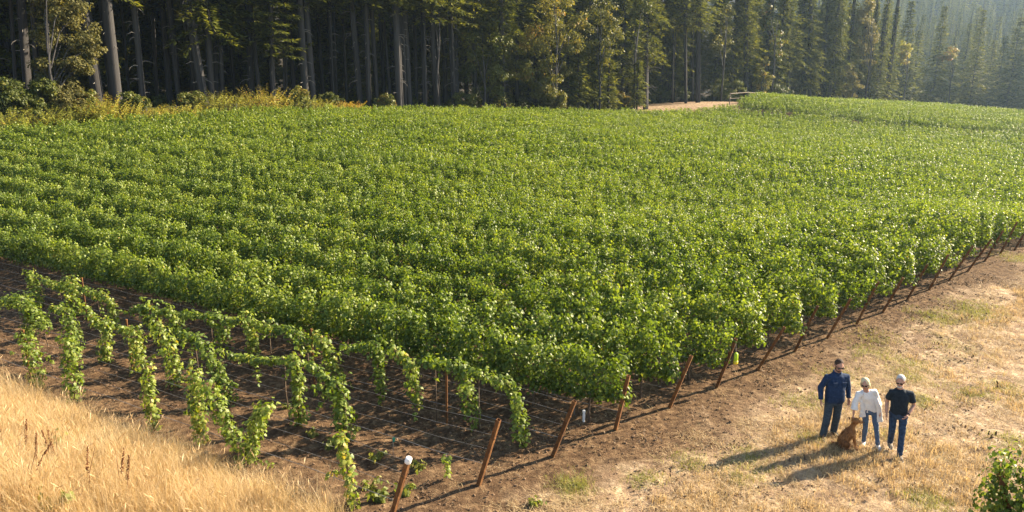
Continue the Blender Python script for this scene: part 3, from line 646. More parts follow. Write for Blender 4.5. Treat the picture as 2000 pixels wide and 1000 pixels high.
FIRS = [  # base column, metres behind the edge, trunk width in pixels, kind, column at the top of the picture, dead limbs
 (-60, 3, 16, 'high', None, 0), (-20, 8, 12, 'high', None, None), (12, 10, 9, 'high', None, 0), (34, 9, 7, 'high', 24, None), (60, 3, 15, 'high', 43, 1), (77, 10, 8, 'high', 66, None), (152, 12, 7, 'high', None, None), (199, 2, 17, 'high', 162, 0),
 (232, 2, 22, 'high', 208, 1), (256, 14, 6, 'high', 238, None), (283, 4, 11, 'high', 262, 0), (309, 14, 7, 'high', 297, None), (334, 12, 9, 'high', 318, None), (354, 6, 11, 'high', 330, 1),
 (378, 13, 7, 'high', 372, None), (402, 3, 17, 'high', 360, 0), (416, 4, 10, 'mid', 403, 0), (425, 7, 9, 'pine', 418, None), (435, 5, 8, 'pine', 430, 1), (462, 16, 7, 'high', None, None), (493, 6, 10, 'pine', 484, 0), (510, 5, 9, 'high', 488, None),
 (534, 3, 9, 'pine', 529, 1), (558, 6, 8, 'pine', 555, None), (578, 15, 7, 'high', None, None), (600, 3, 12, 'high', 586, 0), (613, 4, 11, 'high', 596, None), (633, 15, 7, 'high', None, None), (651, 5, 7, 'high', 643, 1), (657, 7, 7, 'high', 652, None), (678, 14, 6, 'high', 668, None),
 (706, 4, 10, 'high', 686, 0), (722, 3, 11, 'high', 715, 1), (739, 4, 9, 'high', 724, None), (752, 13, 6, 'high', 742, None), (765, 12, 5, 'high', 744, None), (781, 2, 12, 'high', 773, 0), (792, 3, 9, 'high', 783, 1), (801, 4, 9, 'high', 790, None), (815, 13, 7, 'high', None, None),
 (830, 3, 10, 'high', 827, 0), (855, 2, 11, 'high', 843, 1), (870, 13, 8, 'high', 868, None), (888, 3, 12, 'high', 878, 0), (893, 6, 9, 'high', 886, None), (912, 14, 7, 'mid', None, None), (928, 6, 7, 'mid', None, None), (955, 11, 7, 'mid', None, None), (984, 4, 9, 'mid', 978, 0), (1010, 9, 8, 'high', None, None),
 (1045, 9, 9, 'mid', None, None), (1092, 6, 7, 'mid', None, 2), (1150, 7, 9, 'mid', None, None), (1216, 3, 8, 'mid', 1218, 2), (1240, 10, 7, 'mid', None, None), (1261, 3, 9, 'mid', 1261, 2), (1290, 16, 8, 'mid', None, None), (1312, 12, 8, 'mid', None, None),
 (1340, 3, 7, 'high', 1335, 1), (1352, 9, 5, 'high', 1351, None), (1363, 2, 7, 'high', 1363, None), (1395, 10, 8, 'mid', None, 0), (1425, 10, 8, 'mid', None, None), (1457, 5, 8, 'mid', 1456, 0), (1490, 9, 8, 'mid', None, None), (1515, 6, 7, 'low', None, None),
 (1540, 5, 7, 'mid', 1539, 0), (1570, 5, 8, 'mid', 1568, 1), (1581, 3, 8, 'mid', 1580, None), (1597, 5, 6, 'mid', None, 0), (1605, 7, 6, 'mid', None, None), (1617, 3, 6, 'mid', None, None), (1624, 5, 6, 'low', None, None), (1645, 6, 8, 'mid', None, 0), (1672, 8, 8, 'low', None, None), (1690, 4, 7, 'low', None, None), (1708, 4, 7, 'low', None, None), (1728, 6, 7, 'low', None, None)]
for i, (u, off, w, kind, ut, dd) in enumerate(FIRS):
    desc = {'high': 'tall bare-trunked conifer', 'mid': 'tall conifer with hanging boughs', 'low': 'conifer leafy down to its foot', 'pine': 'conifer with broad sunlit side boughs'}[kind]
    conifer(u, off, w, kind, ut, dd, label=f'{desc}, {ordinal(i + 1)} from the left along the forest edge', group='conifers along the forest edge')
for j, (u, off, w) in enumerate([(1108, -1, 4), (1127, -2, 5), (1147, -1, 4), (1162, -2, 4), (1187, -2, 5), (1243, -2, 4)]):
    conifer(u, off, w, 'young', None, None, sx=RNG.uniform(.9, 1.15), sz=RNG.uniform(.85, 1.1), label=f'slender young conifer with sunlit drooping boughs, {ordinal(j + 1)} from left at mid forest edge', group='young conifers at the forest edge')
# far conifers across the dip on the right
FAR = [(1752, 216, 1.2), (1775, 240, 1.1), (1816, 205, 1.08), (1843, 232, 1.0), (1868, 245, 1.1), (1889, 208, 1.08), (1918, 236, 1.1), (1938, 226, 1.0), (1962, 205, 1.22), (1988, 230, 1.1), (2012, 208, 1.15), (2044, 222, 1.1), (2078, 212, 1.2)]
for j, (u, d, s) in enumerate(FAR):
    conifer(u, 0, 1.5, 'cone', d=d, sx=s * RNG.uniform(1.15, 1.35), sz=s, label=f'hazy cone-shaped conifer beyond the field at far right, {ordinal(j + 1)} from left', group='far conifers on the right')

# ---------------------------------------------------------------- broadleaf trees and shrubs
TRI = np.array([[0, 0, 0], [0.35, 0.38, -.06], [1.0, 0.05, -.14], [0.35, -0.38, -.06]])
def clump_leaves(rng, c, r, n, size):
    d = unit(rng.normal(size=(n, 3))); rr = rng.random(n) ** 0.45; pos = np.array(c) + d * rr[:, None] * np.array(r)
    nrm = unit(d + np.array([0, 0, .7]) + rng.normal(size=(n, 3)) * .5); tip = unit(d * .6 + np.array([0, 0, -.7]) + rng.normal(size=(n, 3)) * .5)
    return pos, nrm, tip, rng.uniform(*size, n)
def broadleaf(name, p, h, crown, mat, seed, label, trunk_r=.16, leaf=(.16, .30), n_per=130, cat='tree', base=0.25, group=None, tint0=.5, parts=('trunk', 'crown')):
    """crown: list of (x,y,z,r) clumps in metres above the foot"""
    rng = np.random.default_rng(seed); e = empty(name, p); A = []; b = MB(); T = []
    b.tube([(0, 0, -.2), (rng.normal() * .1, rng.normal() * .1, h * .3), (rng.normal() * .2, rng.normal() * .2, h * .62), (rng.normal() * .2, 0, h * .9)], [trunk_r * 1.2, trunk_r, trunk_r * .65, trunk_r * .2], 9)
    for (x, y, z, r) in crown:
        b.tube([(0, 0, max(.1, z - r * 1.6) * .75), (x * .5, y * .5, z - r * .8), (x, y, z)], [trunk_r * .45, trunk_r * .3, .015], 5, cap=False)
        for j in range(9):
            c = np.array([x, y, z]) + unit(rng.normal(size=3)) * r * rng.uniform(.35, .95); rr = r * rng.uniform(.34, .6)
            n = int(n_per / 4 * (1 + rng.random() * .6)); A.append(clump_leaves(rng, c, (rr, rr, rr * .7), n, leaf)); T.append(np.clip(rng.normal(tint0 + rng.normal() * .12, .15, n), 0, 1))
    pos, nrm, tip, size = (np.concatenate([a[i] for a in A]) for i in range(4))
    mobj(parts[0], b.mesh('limbs', [M_BARK], True), e)
    mobj(parts[1], poly_cloud('leaf_crown', place_leaves(pos, nrm, tip, size, TRI), 0, NEEDLE_F, [mat], np.concatenate(T)), e)
    tag(e, label, cat, group); return e
def clumps_px(d, foot, lst):
    """clumps given in picture pixels at depth d, as offsets from the foot; depth jitter makes them a volume"""
    out = []
    for u, v, rp in lst:
        q = pix3(u, v, d) - foot; r = rp * d / F
        out.append((q[0], q[1] + random.uniform(-1, 1) * r * .9, max(.3, q[2]), r))
    return out
def px_tree(name, u, d, lst, mat, seed, label, h, **kw):
    d = max(d, float(E_back(u)) + 2.2); foot = at_depth(u, d); return broadleaf(name, foot, h, clumps_px(d, foot, lst), mat, seed, label, **kw)
px_tree('maple_tree', 118, 63, [(95, 20, 34), (130, 35, 36), (85, 60, 30), (150, 70, 34), (110, 85, 36), (165, 95, 24), (95, 125, 28), (140, 125, 30), (165, 128, 18), (120, 10, 36), (75, 5, 30), (115, -25, 40), (90, 150, 22)], M_OAK, 1,
        'big leafy sunlit tree standing before the dark trunks at far left', 8.5, n_per=300, leaf=(.16, .28))
px_tree('maple_tree', 1085, 94, [(1085, 15, 34), (1060, 60, 34), (1105, 70, 30), (1128, 45, 20), (1125, 90, 18), (1060, 110, 34), (1095, 125, 26), (1050, 150, 30), (1080, 165, 26), (1062, 188, 24), (1090, 192, 18), (1030, 80, 26), (1020, 140, 26), (1075, -25, 40)], M_MAPLE, 2,
        'tall yellow-green maple at the middle of the forest edge', 13, n_per=260, leaf=(.2, .36))
px_tree('maple_tree', 945, 97, [(940, 40, 34), (965, 80, 34), (920, 90, 30), (950, 125, 34), (915, 140, 28), (975, 150, 28), (940, 175, 26), (970, 185, 20)], M_SHRUB, 3, 'dim leafy maple among trunks left of the tall yellow-green maple', 10, n_per=230, leaf=(.2, .34))
px_tree('madrone_tree', 1688, 158, [(1685, 45, 20), (1700, 70, 18), (1672, 80, 17), (1690, 95, 16), (1665, 60, 15), (1702, 50, 14), (1697, 118, 10), (1680, 30, 18), (1690, 10, 18)], M_OAK, 4, 'pale sunlit broadleaf tree leaning out of the conifers on the right', 18, n_per=210, leaf=(.28, .5), tint0=.7)
px_tree('madrone_tree', 1662, 150, [(1660, 150, 13), (1668, 165, 12), (1655, 172, 12), (1663, 186, 13), (1652, 135, 10)], M_OAK, 5, 'low rounded pale tree at the crest right of the trunks', 5.5, n_per=190, leaf=(.24, .4), tint0=.62)
px_tree('small_tree', 1488, 126, [(1488, 135, 12), (1492, 150, 14), (1483, 160, 13), (1493, 170, 13), (1485, 180, 12), (1490, 120, 10)], M_MAPLE, 6, 'small sunlit tree by the rail fence on the rise', 6, n_per=190, leaf=(.2, .36), tint0=.65)
px_tree('yellow_tree', 1762, 190, [(1757, 105, 14), (1770, 112, 14), (1762, 92, 12), (1775, 100, 10)], M_YELLOW, 7, 'bright yellow-green round tree lit above the shaded far wood', 15, n_per=240, leaf=(.3, .5))
px_tree('yellow_tree', 1313, 128, [(1318, 52, 11), (1310, 62, 10), (1322, 70, 10)], M_YELLOW, 8, 'small golden sunlit crown glimpsed between trunks right of centre', 14, n_per=160, leaf=(.24, .4))
px_tree('yellow_tree', 1850, 196, [(1848, 106, 12), (1862, 98, 12), (1838, 112, 10)], M_MAPLE, 9, 'ochre sunlit crown between the far conifers at right', 14, n_per=200, leaf=(.3, .5), tint0=.75)
px_tree('maple_tree', 1170, 104, [(1165, 40, 26), (1185, 75, 26), (1160, 95, 22), (1190, 110, 22), (1175, 10, 28), (1200, 50, 20)], M_MAPLE, 21, 'yellow-green crown right of the tall maple above slender stems', 14, n_per=200, leaf=(.2, .36), tint0=.5)
px_tree('maple_tree', 1238, 112, [(1232, 30, 22), (1248, 55, 22), (1240, 85, 20), (1255, 15, 22), (1228, 100, 16)], M_SHRUB, 22, 'green rounded crown above the trunks left of the dry path', 15, n_per=200, leaf=(.2, .36), tint0=.6)
px_tree('maple_tree', 1408, 132, [(1400, 40, 22), (1415, 70, 20), (1395, 85, 18), (1420, 20, 22), (1410, 100, 15)], M_MAPLE, 23, 'olive rounded crown above the rail fence gap', 17, n_per=200, leaf=(.24, .4), tint0=.35)
px_tree('maple_tree', 1505, 142, [(1500, 50, 20), (1512, 80, 18), (1498, 20, 20), (1515, 105, 14)], M_SHRUB, 24, 'dark green rounded crown right of the small sunlit tree', 18, n_per=200, leaf=(.24, .42), tint0=.6)
px_tree('maple_tree', 1600, 158, [(1598, 40, 18), (1610, 65, 17), (1590, 80, 15), (1604, 100, 13), (1630, 50, 16)], M_MAPLE, 25, 'muted yellow-green crown among the right-hand conifers', 18, n_per=190, leaf=(.26, .45), tint0=.35)
px_tree('maple_tree', 858, 93, [(852, 12, 20), (870, 25, 18), (840, 2, 20)], M_SHRUB, 26, 'small green crown high among the trunks left of centre', 15, n_per=180, leaf=(.2, .34), tint0=.6)
SHRUBS = [(20, 60.5, [(5, 165, 24), (30, 175, 26), (10, 200, 22), (45, 195, 22)], M_SHRUB, 'dark leafy shrub behind the mesh fence at far left', .45), (75, 61, [(60, 175, 22), (85, 165, 20), (72, 200, 20)], M_SHRUB, 'dim shrub with rusty leaves below the big leafy tree', .6),
          (120, 60.5, [(105, 165, 22), (130, 175, 24), (118, 200, 24), (142, 195, 18)], M_OAK, 'pale green bush at the foot of the big leafy tree', .4), (160, 62, [(155, 185, 18), (172, 200, 18)], M_SHRUB, 'low green bush left of the golden bracken', .55),
          (262, 65, [(258, 190, 18), (275, 200, 16), (250, 205, 14)], M_SHRUB, 'dark green bush between two golden clumps at left', .4), (375, 70, [(365, 195, 16), (385, 190, 14), (372, 205, 14)], M_SHRUB, 'small dark bush left of the leaning trunk foot', .45),
          (570, 78, [(585, 180, 14), (575, 195, 12), (595, 192, 12)], M_SHRUB, 'olive bush at the foot of twin trunks', .75), (648, 84, [(640, 190, 12), (655, 195, 10)], M_SHRUB, 'low dark bush left of the orange bracken', .4),
          (752, 88, [(748, 192, 12), (760, 196, 11), (738, 197, 10)], M_SHRUB, 'green bush below the dark trunks left of centre', .6), (905, 95, [(900, 190, 14), (925, 192, 14), (880, 195, 10)], M_SHRUB, 'dim bush under the trunks at centre', .5),
          (1082, 93, [(1070, 195, 12), (1090, 192, 14), (1100, 200, 9)], M_OAK, 'sunlit pale bush at the foot of the tall yellow-green maple', .55), (1225, 112, [(1218, 185, 9), (1228, 192, 8)], M_MAPLE, 'bright bush at the foot of trunks by the dry path', .6),
          (1300, 132, [(1290, 175, 14), (1310, 180, 14), (1330, 178, 12)], M_SHRUB, 'dark undergrowth bush behind the dry path', .3), (1415, 134, [(1405, 165, 14), (1425, 172, 14), (1440, 160, 12)], M_SHRUB, 'dark green bush left of the rail fence', .45), (1525, 140, [(1515, 170, 12), (1535, 178, 10)], M_SHRUB, 'dim bush behind the rail fence', .4)]
for j, (u, d, lst, mt, lab, t0) in enumerate(SHRUBS):
    lst = lst + [(a + (c % 7 - 3) * 3, b_ + c * .8, c * .95) for a, b_, c in lst] + [(a - (c % 5 - 2) * 4, b_ + c * .2, c * .8) for a, b_, c in lst]
    px_tree('shrub', u, d, lst, mt, 40 + j, lab, 1.8, trunk_r=.05, leaf=(.12, .24), n_per=260, cat='shrub', group='shrubs at the forest edge', tint0=t0, parts=('stems', 'foliage'))
def bracken(p, r, h, mat, seed, label, tint0):
    """arching fronds with small leaflets"""
    rng = np.random.default_rng(seed); e = empty('bracken_clump', p); pos, tip, nrm, size, tint = [], [], [], [], []; b = MB()
    for i in range(80):
        a = rng.random() * 6.28; L_ = rng.uniform(.6, 1) * h * 1.25; o = rng.normal(size=2) * r * .45; out = rng.uniform(.15, .7)
        s = np.linspace(.1, 1, 16); dx, dy = math.cos(a), math.sin(a)
        c = np.stack([o[0] + dx * L_ * out * s, o[1] + dy * L_ * out * s, L_ * (s - .26 * s * s * (1 + out * .6))], 1)
        b.tube(c[::5], np.linspace(.012, .004, len(c[::5])), 4, cap=False)
        for sd in (-1, 1):
            w = .42 * (1.1 - s)
            pos.append(c); tip.append(np.array([[-dy * sd + dx * .6, dx * sd + dy * .6, -.35]]) + rng.normal(size=(16, 3)) * .15); nrm.append(np.stack([dx * out * np.ones(16), dy * out * np.ones(16), np.ones(16)], 1) + rng.normal(size=(16, 3)) * .3)
            size.append(w + .12); tint.append(np.clip(rng.normal(tint0, .18, 16), 0, 1))
    pos, tip, nrm, size, tint = (np.concatenate(a) for a in (pos, tip, nrm, size, tint))
    mobj('stems', b.mesh('frond_stems', [M_VWOOD]), e); mobj('fronds', poly_cloud('fronds', place_leaves(pos, nrm, tip, size, NEEDLE), 0, NEEDLE_F, [mat], tint), e); tag(e, label, 'bracken', 'golden bracken clumps at the forest edge')
for j, (u, d, r, h, lab, t0) in enumerate([(128, 60.2, .9, 1.0, 'orange-tinged bracken at the foot of the big leafy tree', .8), (215, 62.2, 1.1, 2.0, 'tall golden bracken clump before the widest trunk', .55), (172, 61.6, .8, 1.1, 'low lime green bracken at left', .15), (300, 66.5, .8, 1.2, 'short golden bracken between the left clumps', .65), (330, 68, 1.0, 1.2, 'pale golden bracken clump with loose fronds', .6),
                                           (425, 73.0, 1.3, 2.0, 'bright yellow-green bracken right of the leaning trunk', .3), (405, 74, .8, 1.3, 'small green bracken under the leaning trunk', .15), (520, 76.5, 1.4, 2.2, 'large bright golden bracken clump under sunlit boughs', .6), (548, 77.5, 1.1, 1.6, 'golden bracken right of the large bright clump', .65), (590, 79, 1.0, 1.7, 'olive bracken clump beside twin trunks', .2), (30, 59.5, 1.1, 1.6, 'lime bracken behind the mesh fence at the left edge', .2), (85, 60.5, 1.1, 1.5, 'yellow-green bracken under the big leafy tree', .35), (150, 62, 1.1, 1.7, 'bright lime bracken right of the big leafy tree', .25), (190, 63, 1.0, 1.6, 'yellow bracken left of the widest trunk', .5), (460, 75, 1.1, 1.7, 'yellow-green bracken between the two brightest clumps', .35), (250, 64, 1.0, 1.5, 'golden bracken right of the widest trunk', .5), (365, 70, 1.0, 1.4, 'low golden bracken left of the leaning trunk', .6), (625, 81, 1.0, 1.3, 'low yellow bracken left of the rusty mounds', .5), (672, 83.5, 1.2, 1.2, 'low rusty orange bracken mound', .95), (690, 84.5, .9, 1.0, 'second rusty bracken mound right of the first', .9), (760, 87, .9, .9, 'small dull green bracken below centre-left trunks', .1)]):
    bracken(at_depth(u, max(d, float(E_back(u)) + 1.8)), r * 1.25, h * 2.0, M_YELLOW, 70 + j, lab, t0)

# ---------------------------------------------------------------- deep wood and far wooded hill (masses of trees)
def wood_points(n, ulo, uhi, dlo, dhi, rng):
    P = []
    while len(P) < n:
        u = rng.uniform(ulo, uhi); off = dlo + (dhi - dlo) * rng.random() ** 1.5; d = edge_depth(u) + off; P.append(((u - 1000) / F * d, d / CP))
    P = np.array(P); return np.c_[P, ground(P[:, 0], P[:, 1], False) - .2]
def tree_proto(nm, kind, i, r, H_):
    tm = TRUNKS[i % 4].copy(); tm.transform(Matrix.Diagonal((r, r, H_, 1))); return proto(nm, join_meshes(nm, [(CR[kind][i], 0), (tm, 0)]))
wp = [tree_proto('wood_mid2', 'mid', 1, .35, 30), tree_proto('wood_mid', 'mid', 0, .35, 30), tree_proto('wood_low', 'low', 0, .3, 26), tree_proto('wood_low2', 'low', 1, .3, 24)]
rng = np.random.default_rng(3)
P1 = wood_points(330, -420, 1720, 15, 75, rng); n = len(P1); sc1 = rng.uniform(.8, 1.15, n)
scatter('deep_wood', P1, np.c_[np.zeros((n, 2)), rng.random(n) * 6.28], np.c_[sc1, sc1, sc1], rng.integers(0, 4, n), wp, 'dark conifer wood behind the trunks of the forest edge')
cp = [tree_proto('hill_fir', 'cone', i, .11, 24.5) for i in range(3)]
P = []
while len(P) < 1000:
    a = rng.uniform(-.2, .95) if rng.random() < .25 else rng.uniform(.36, .74); r = 330 + 600 * rng.random() ** .8
    if a < .3 and r < 330: continue
    P.append((math.sin(a) * r, math.cos(a) * r))
P = np.array(P); P2 = np.c_[P, ground(P[:, 0], P[:, 1], False) - .3]; n = len(P2); sc2 = rng.uniform(.75, 1.35, n)
scatter('far_wood', P2, np.c_[np.zeros((n, 2)), rng.random(n) * 6.28], np.c_[sc2, sc2, sc2], rng.integers(0, 3, n), cp, 'hazy wooded hillside of conifers behind everything')
# the same wood goes on to the right of the picture, where it shades the far tree feet
P = []
while len(P) < 90:
    u = rng.uniform(2085, 2500); d = rng.uniform(206, 275); P.append(((u - 1000) / F * d, d / CP))
P = np.array(P); P3 = np.c_[P, ground(P[:, 0], P[:, 1], False) - .3]; n = len(P3); sc3 = rng.uniform(.8, 1.1, n)
scatter('right_wood', P3, np.c_[np.zeros((n, 2)), rng.random(n) * 6.28], np.c_[sc3, sc3, sc3], rng.integers(0, 3, n), cp, 'conifer wood running on to the right of the far field')
# low undergrowth along the forest floor
def bush_proto(seed, mat):
    rg = np.random.default_rng(seed); A = [clump_leaves(rg, rg.normal(size=3) * [.7, .7, .3] + [0, 0, .8], (.6, .6, .5), 60, (.2, .34)) for _ in range(9)]
    q = [np.concatenate([a[i] for a in A]) for i in range(4)]; return proto('bush', poly_cloud('bush', place_leaves(*q, TRI), 0, NEEDLE_F, [mat], np.clip(rg.normal(.4, .2, len(q[0])), 0, 1)))
P4 = wood_points(700, -300, 1740, 5, 34, rng); n = len(P4); sc4 = rng.uniform(.6, 1.5, n)
keep = ~((project(P4)[0] > 1235) & (project(P4)[0] < 1470) & (project(P4)[2] < 136)); P4, sc4 = P4[keep], sc4[keep]; n = len(P4)
scatter('undergrowth', P4, np.c_[np.zeros((n, 2)), rng.random(n) * 6.28], np.c_[sc4, sc4, sc4], rng.integers(0, 2, n), [bush_proto(1, M_SHRUB), bush_proto(2, M_SHRUB)], 'dark undergrowth on the forest floor')

# ---------------------------------------------------------------- fences
def mesh_fence(pts, label, h=1.9, vstep=.3, hstep=.2, cat='fence'):
    base = np.array(pts[0]); e = empty('deer_fence', base)
    for p in pts:
        b = MB(); b.tube([(0, 0, -.3), (0, 0, h * .5), (0.01, 0, h + .1)], .03, 7); q = mobj('post', b.mesh('fence_post', [M_FWIRE]), e); q.location = np.array(p) - base
    for a, c in zip(pts[:-1], pts[1:]):
        a = np.array(a); c = np.array(c); b = MB(); n = max(2, int(np.linalg.norm(c - a) / vstep))
        for i in range(n + 1):
            p = a + (c - a) * i / n - base; b.tube([p + [0, 0, .05], p + [0, 0, h]], .006, 3, cap=False)
        for z in np.arange(.1, h + .01, hstep): b.tube([a - base + [0, 0, z], c - base + [0, 0, z]], .007, 3, cap=False)
        q = mobj('wire_mesh', b.mesh('wire_mesh', [M_FWIRE]), e); q['kind'] = 'stuff'
    tag(e, label, cat)
us = np.linspace(-60, 640, 13); mesh_fence([at_depth(u, float(E_back(u)) + 1.5) for u in us], 'dull wire mesh fence between the vines and the dark forest at left')
pts = [at_depth(u, d) for u, d in ((1425, 124), (1460, 128), (1500, 136), (1545, 146), (1585, 153), (1625, 158))]
e = empty('rail_fence', pts[0])
for p in pts:
    b = MB(); b.tube([(0, 0, -.3), (0, 0, 1.0), (0, 0, 1.9)], .09, 8); q = mobj('post', b.mesh('rail_post', [M_FENCE]), e); q.location = p - pts[0]
for a, c in zip(pts[:-1], pts[1:]):
    for z in (1.75, .9):
        b = MB(); b.tube([a - pts[0] + [0, 0, z], c - pts[0] + [0, 0, z]], .075 if z > 1 else .04, 6); mobj('rail', b.mesh('rail', [M_FENCE]), e)
tag(e, 'weathered rail fence on the grassy rise before the trunks', 'fence')

# ---------------------------------------------------------------- grass, straw, clods, weeds
BLADE_F = [(0, 1, 3, 2), (2, 3, 5, 4)]
def blades(rng, n, rad, hlo, hhi, w, lean, flat=0.0):
    o = rng.normal(size=(n, 2)) * rad * .5; a = rng.random(n) * 6.28; L_ = rng.uniform(hlo, hhi, n); ln = np.abs(rng.normal(lean, lean * .5, n)); dx, dy = np.cos(a), np.sin(a)
    px, py = -dy * w / 2, dx * w / 2; V = np.zeros((n, 6, 3))
    for i, (s, ww) in enumerate(((0, 1), (.55, .8), (1, .15))):
        cx = o[:, 0] + dx * L_ * ln * s ** 1.7; cy_ = o[:, 1] + dy * L_ * ln * s ** 1.7; cz = L_ * (s - ln * .35 * s * s) * (1 - flat) + .012 * (flat > 0) + flat * .05 * rng.random(n)
        V[:, 2 * i] = np.stack([cx - px * ww, cy_ - py * ww, cz], 1); V[:, 2 * i + 1] = np.stack([cx + px * ww, cy_ + py * ww, cz], 1)
    V[:, :2, 2] -= .02; return V
def tuft(name, seed, mat, n, rad, hlo, hhi, w, lean, flat=0.0, heads=0):
    rg = np.random.default_rng(seed); V = blades(rg, n, rad, hlo, hhi, w, lean, flat); t = np.clip(rg.normal(.5, .22, n), 0, 1)
    me = poly_cloud(name, V, 0, BLADE_F, [mat], t)
    if heads:
        b = MB()
        for i in range(heads):
            c = V[i, 4]; dv = unit(V[i, 4] - V[i, 2]); b.tube([c - dv * .1, c - dv * .03, c + dv * .03], [.002, .008, .002], 4, cap=False, tint=float(t[i] * .5 + .3))
        me = join_meshes(name, [(me, 0), (b.mesh('heads', [mat]), 0)])
    return proto(name, me)
rng = np.random.default_rng(8)
def rnd(n, x0, x1, y0, y1): return rng.uniform(x0, x1, n), rng.uniform(y0, y1, n)
def do_scatter(name, x, y, protos, smin, smax, label, tilt=0.0):
    n = len(x); s = rng.uniform(smin, smax, n)
    scatter(name, np.c_[x, y, ground(x, y) - .005], np.c_[rng.normal(size=(n, 2)) * tilt, rng.random(n) * 6.28], np.c_[s, s, s * rng.uniform(.7, 1.2, n)], rng.integers(0, len(protos), n), protos, label)
def in_view(x, y, m=90):
    u, v, d = project(np.stack([x, y, ground(x, y, False)], -1)); return (d > 4) & (u > -m) & (u < 2000 + m) & (v < 1000 + 1.5 * m)
# short dry grass right of the end posts
x, y = rnd(52000, -3, 34, 7.5, 36); k_, t_ = row_coord(x, y)
dn = fbm(x * .55, y * .55, 31); ok = (t_ < -1.0 - 2.6 * fbm(x * .8, y * .8, 21)) & (rng.random(len(x)) < 0.1 + 0.9 * smooth(.42, .62, dn)) & in_view(x, y) & (rng.random(len(x)) < np.clip(20 / np.hypot(x, y), .3, 1))
do_scatter('dry_short_grass', x[ok], y[ok], [tuft('straw', i, M_STRAW, 22, .16, .05, .15, .007, .55) for i in range(4)], .6, 1.6, 'short dry straw-coloured grass on the mown headland')
x, y = rnd(30000, -3, 30, 7.5, 34); k_, t_ = row_coord(x, y); ok = (t_ < -.4 - 2.2 * fbm(x * .8, y * .8, 21)) & in_view(x, y) & (rng.random(len(x)) < .15 + .8 * smooth(.35, .6, fbm(x * .9, y * .9, 41)))
do_scatter('straw_litter', x[ok], y[ok], [tuft('litter', 20 + i, M_STRAW, 20, .3, .08, .2, .008, .9, .92) for i in range(3)], .7, 1.3, 'flattened straw litter lying on the headland', .05)
x, y = rnd(6000, -4, 30, 7.5, 34); k_, t_ = row_coord(x, y); ok = (t_ < .5) & in_view(x, y, 20) & (fbm(x * .7, y * .7, 77) > .46); x, y = x[ok], y[ok]
do_scatter('dead_leaf_litter', x, y, [tuft('deadleaf', 90 + i, M_DLEAF, 7, .3, .04, .09, .035, .8, .8) for i in range(3)], .6, 1.3, 'brown dead leaves and broken stalks on the headland', .2)
x, y = rnd(9000, -8, 30, 7.5, 34); k_, t_ = row_coord(x, y); ok = (t_ > -4.2) & (t_ < 1.0 + 2 * fbm(x * .6, y * .6, 91)) & (k_ > -1) & in_view(x, y, 20) & (fbm(x * 1.3, y * 1.3, 97) > .44); x, y = x[ok], y[ok]
do_scatter('straw_bits', x, y, [tuft('strawbit', 120 + i, M_STRAW, 9, .35, .05, .16, .007, .9, .9) for i in range(3)], .6, 1.2, 'loose straw bits strewn on the brown soil by the posts', .06)
# green grass patches
GP = [(1115, 950, .35, 70), (1835, 622, .7, 120), (1912, 605, .8, 150), (1900, 617, .5, 80), (1785, 715, .5, 60), (1600, 790, .5, 45), (1765, 735, .5, 60), (1795, 783, .4, 60), (1470, 900, .5, 50), (1555, 785, .4, 25), (1700, 690, .6, 50), (1820, 985, .35, 80), (1900, 770, .5, 50), (1960, 760, .5, 50), (1990, 505, .8, 90), (1580, 855, .3, 30), (1735, 845, .3, 25), (1340, 905, .3, 30), (1700, 655, .7, 40), (1640, 735, .6, 40), (1990, 870, .4, 50), (1440, 935, .4, 30), (1860, 680, .8, 40), (1260, 935, .3, 25)]
gx_, gy_ = [], []
for u, v, r, n in GP:
    n = int(n * 1.5); r = r * 1.3
    p = at_pix(u, v); gx_ += list(p[0] + rng.normal(size=n) * r * .5); gy_ += list(p[1] + rng.normal(size=n) * r * .5)
do_scatter('green_grass_patches', np.array(gx_), np.array(gy_), [tuft('green', 40 + i, M_GREEN, 14, .2, .04, .13, .007, .7) for i in range(3)], .6, 1.25, 'patches of fresh green grass in the dry headland')
# soil clods
def clod(seed):
    rg = np.random.default_rng(seed); b = MB(); b.ball((0, 0, .25), (1, .8, .62), 0, 8); me = b.mesh('clod', [M_CLOD])
    for v_ in me.vertices: v_.co = v_.co * rg.uniform(.75, 1.25)
    return proto('clod', me)
x, y = rnd(60000, -24, 24, 7.5, 36); k_, t_ = row_coord(x, y); ok = (t_ > -4.5 + 3.5 * rng.random(len(x)) ** .6) & (k_ > -.9) & (k_ < 14) & in_view(x, y, 20) & ((k_ < 4.2) | (t_ < 4)); x, y = x[ok], y[ok]; n = len(x); s = .008 + .03 * rng.random(n) ** 3
scatter('soil_clods', np.c_[x, y, ground(x, y)], rng.normal(size=(n, 3)) * [.2, .2, 3], np.c_[s, s, s], rng.integers(0, 4, n), [clod(i) for i in range(4)], 'small clods and stones scattered over the bare brown soil')
# tall dry grass on the bank at lower left
x, y = rnd(26000, -17, 2, 5.5, 20); q, t_ = bank_q(x, y); dn = fbm(x * .9, y * .9, 51)
ok = (q > .62 + .5 * (dn - .5) - .25 * rng.random(len(x)) ** 3) & (q < 7) & (t_ > .1 + .8 * dn) & in_view(x, y, 160) & (rng.random(len(x)) < .45 + .8 * smooth(.3, .6, dn))
do_scatter('tall_dry_grass', x[ok], y[ok], [tuft('tall', 60 + i, M_TALL, 40, .26, .25 if i % 2 else .4, .55 if i == 1 else .8, .0042, [.3, .75, .45, .9, .5, .6][i], heads=3 if i % 2 == 0 else 0) for i in range(6)], .6, 1.2, 'tall golden dry grass covering the bank at lower left', .12)
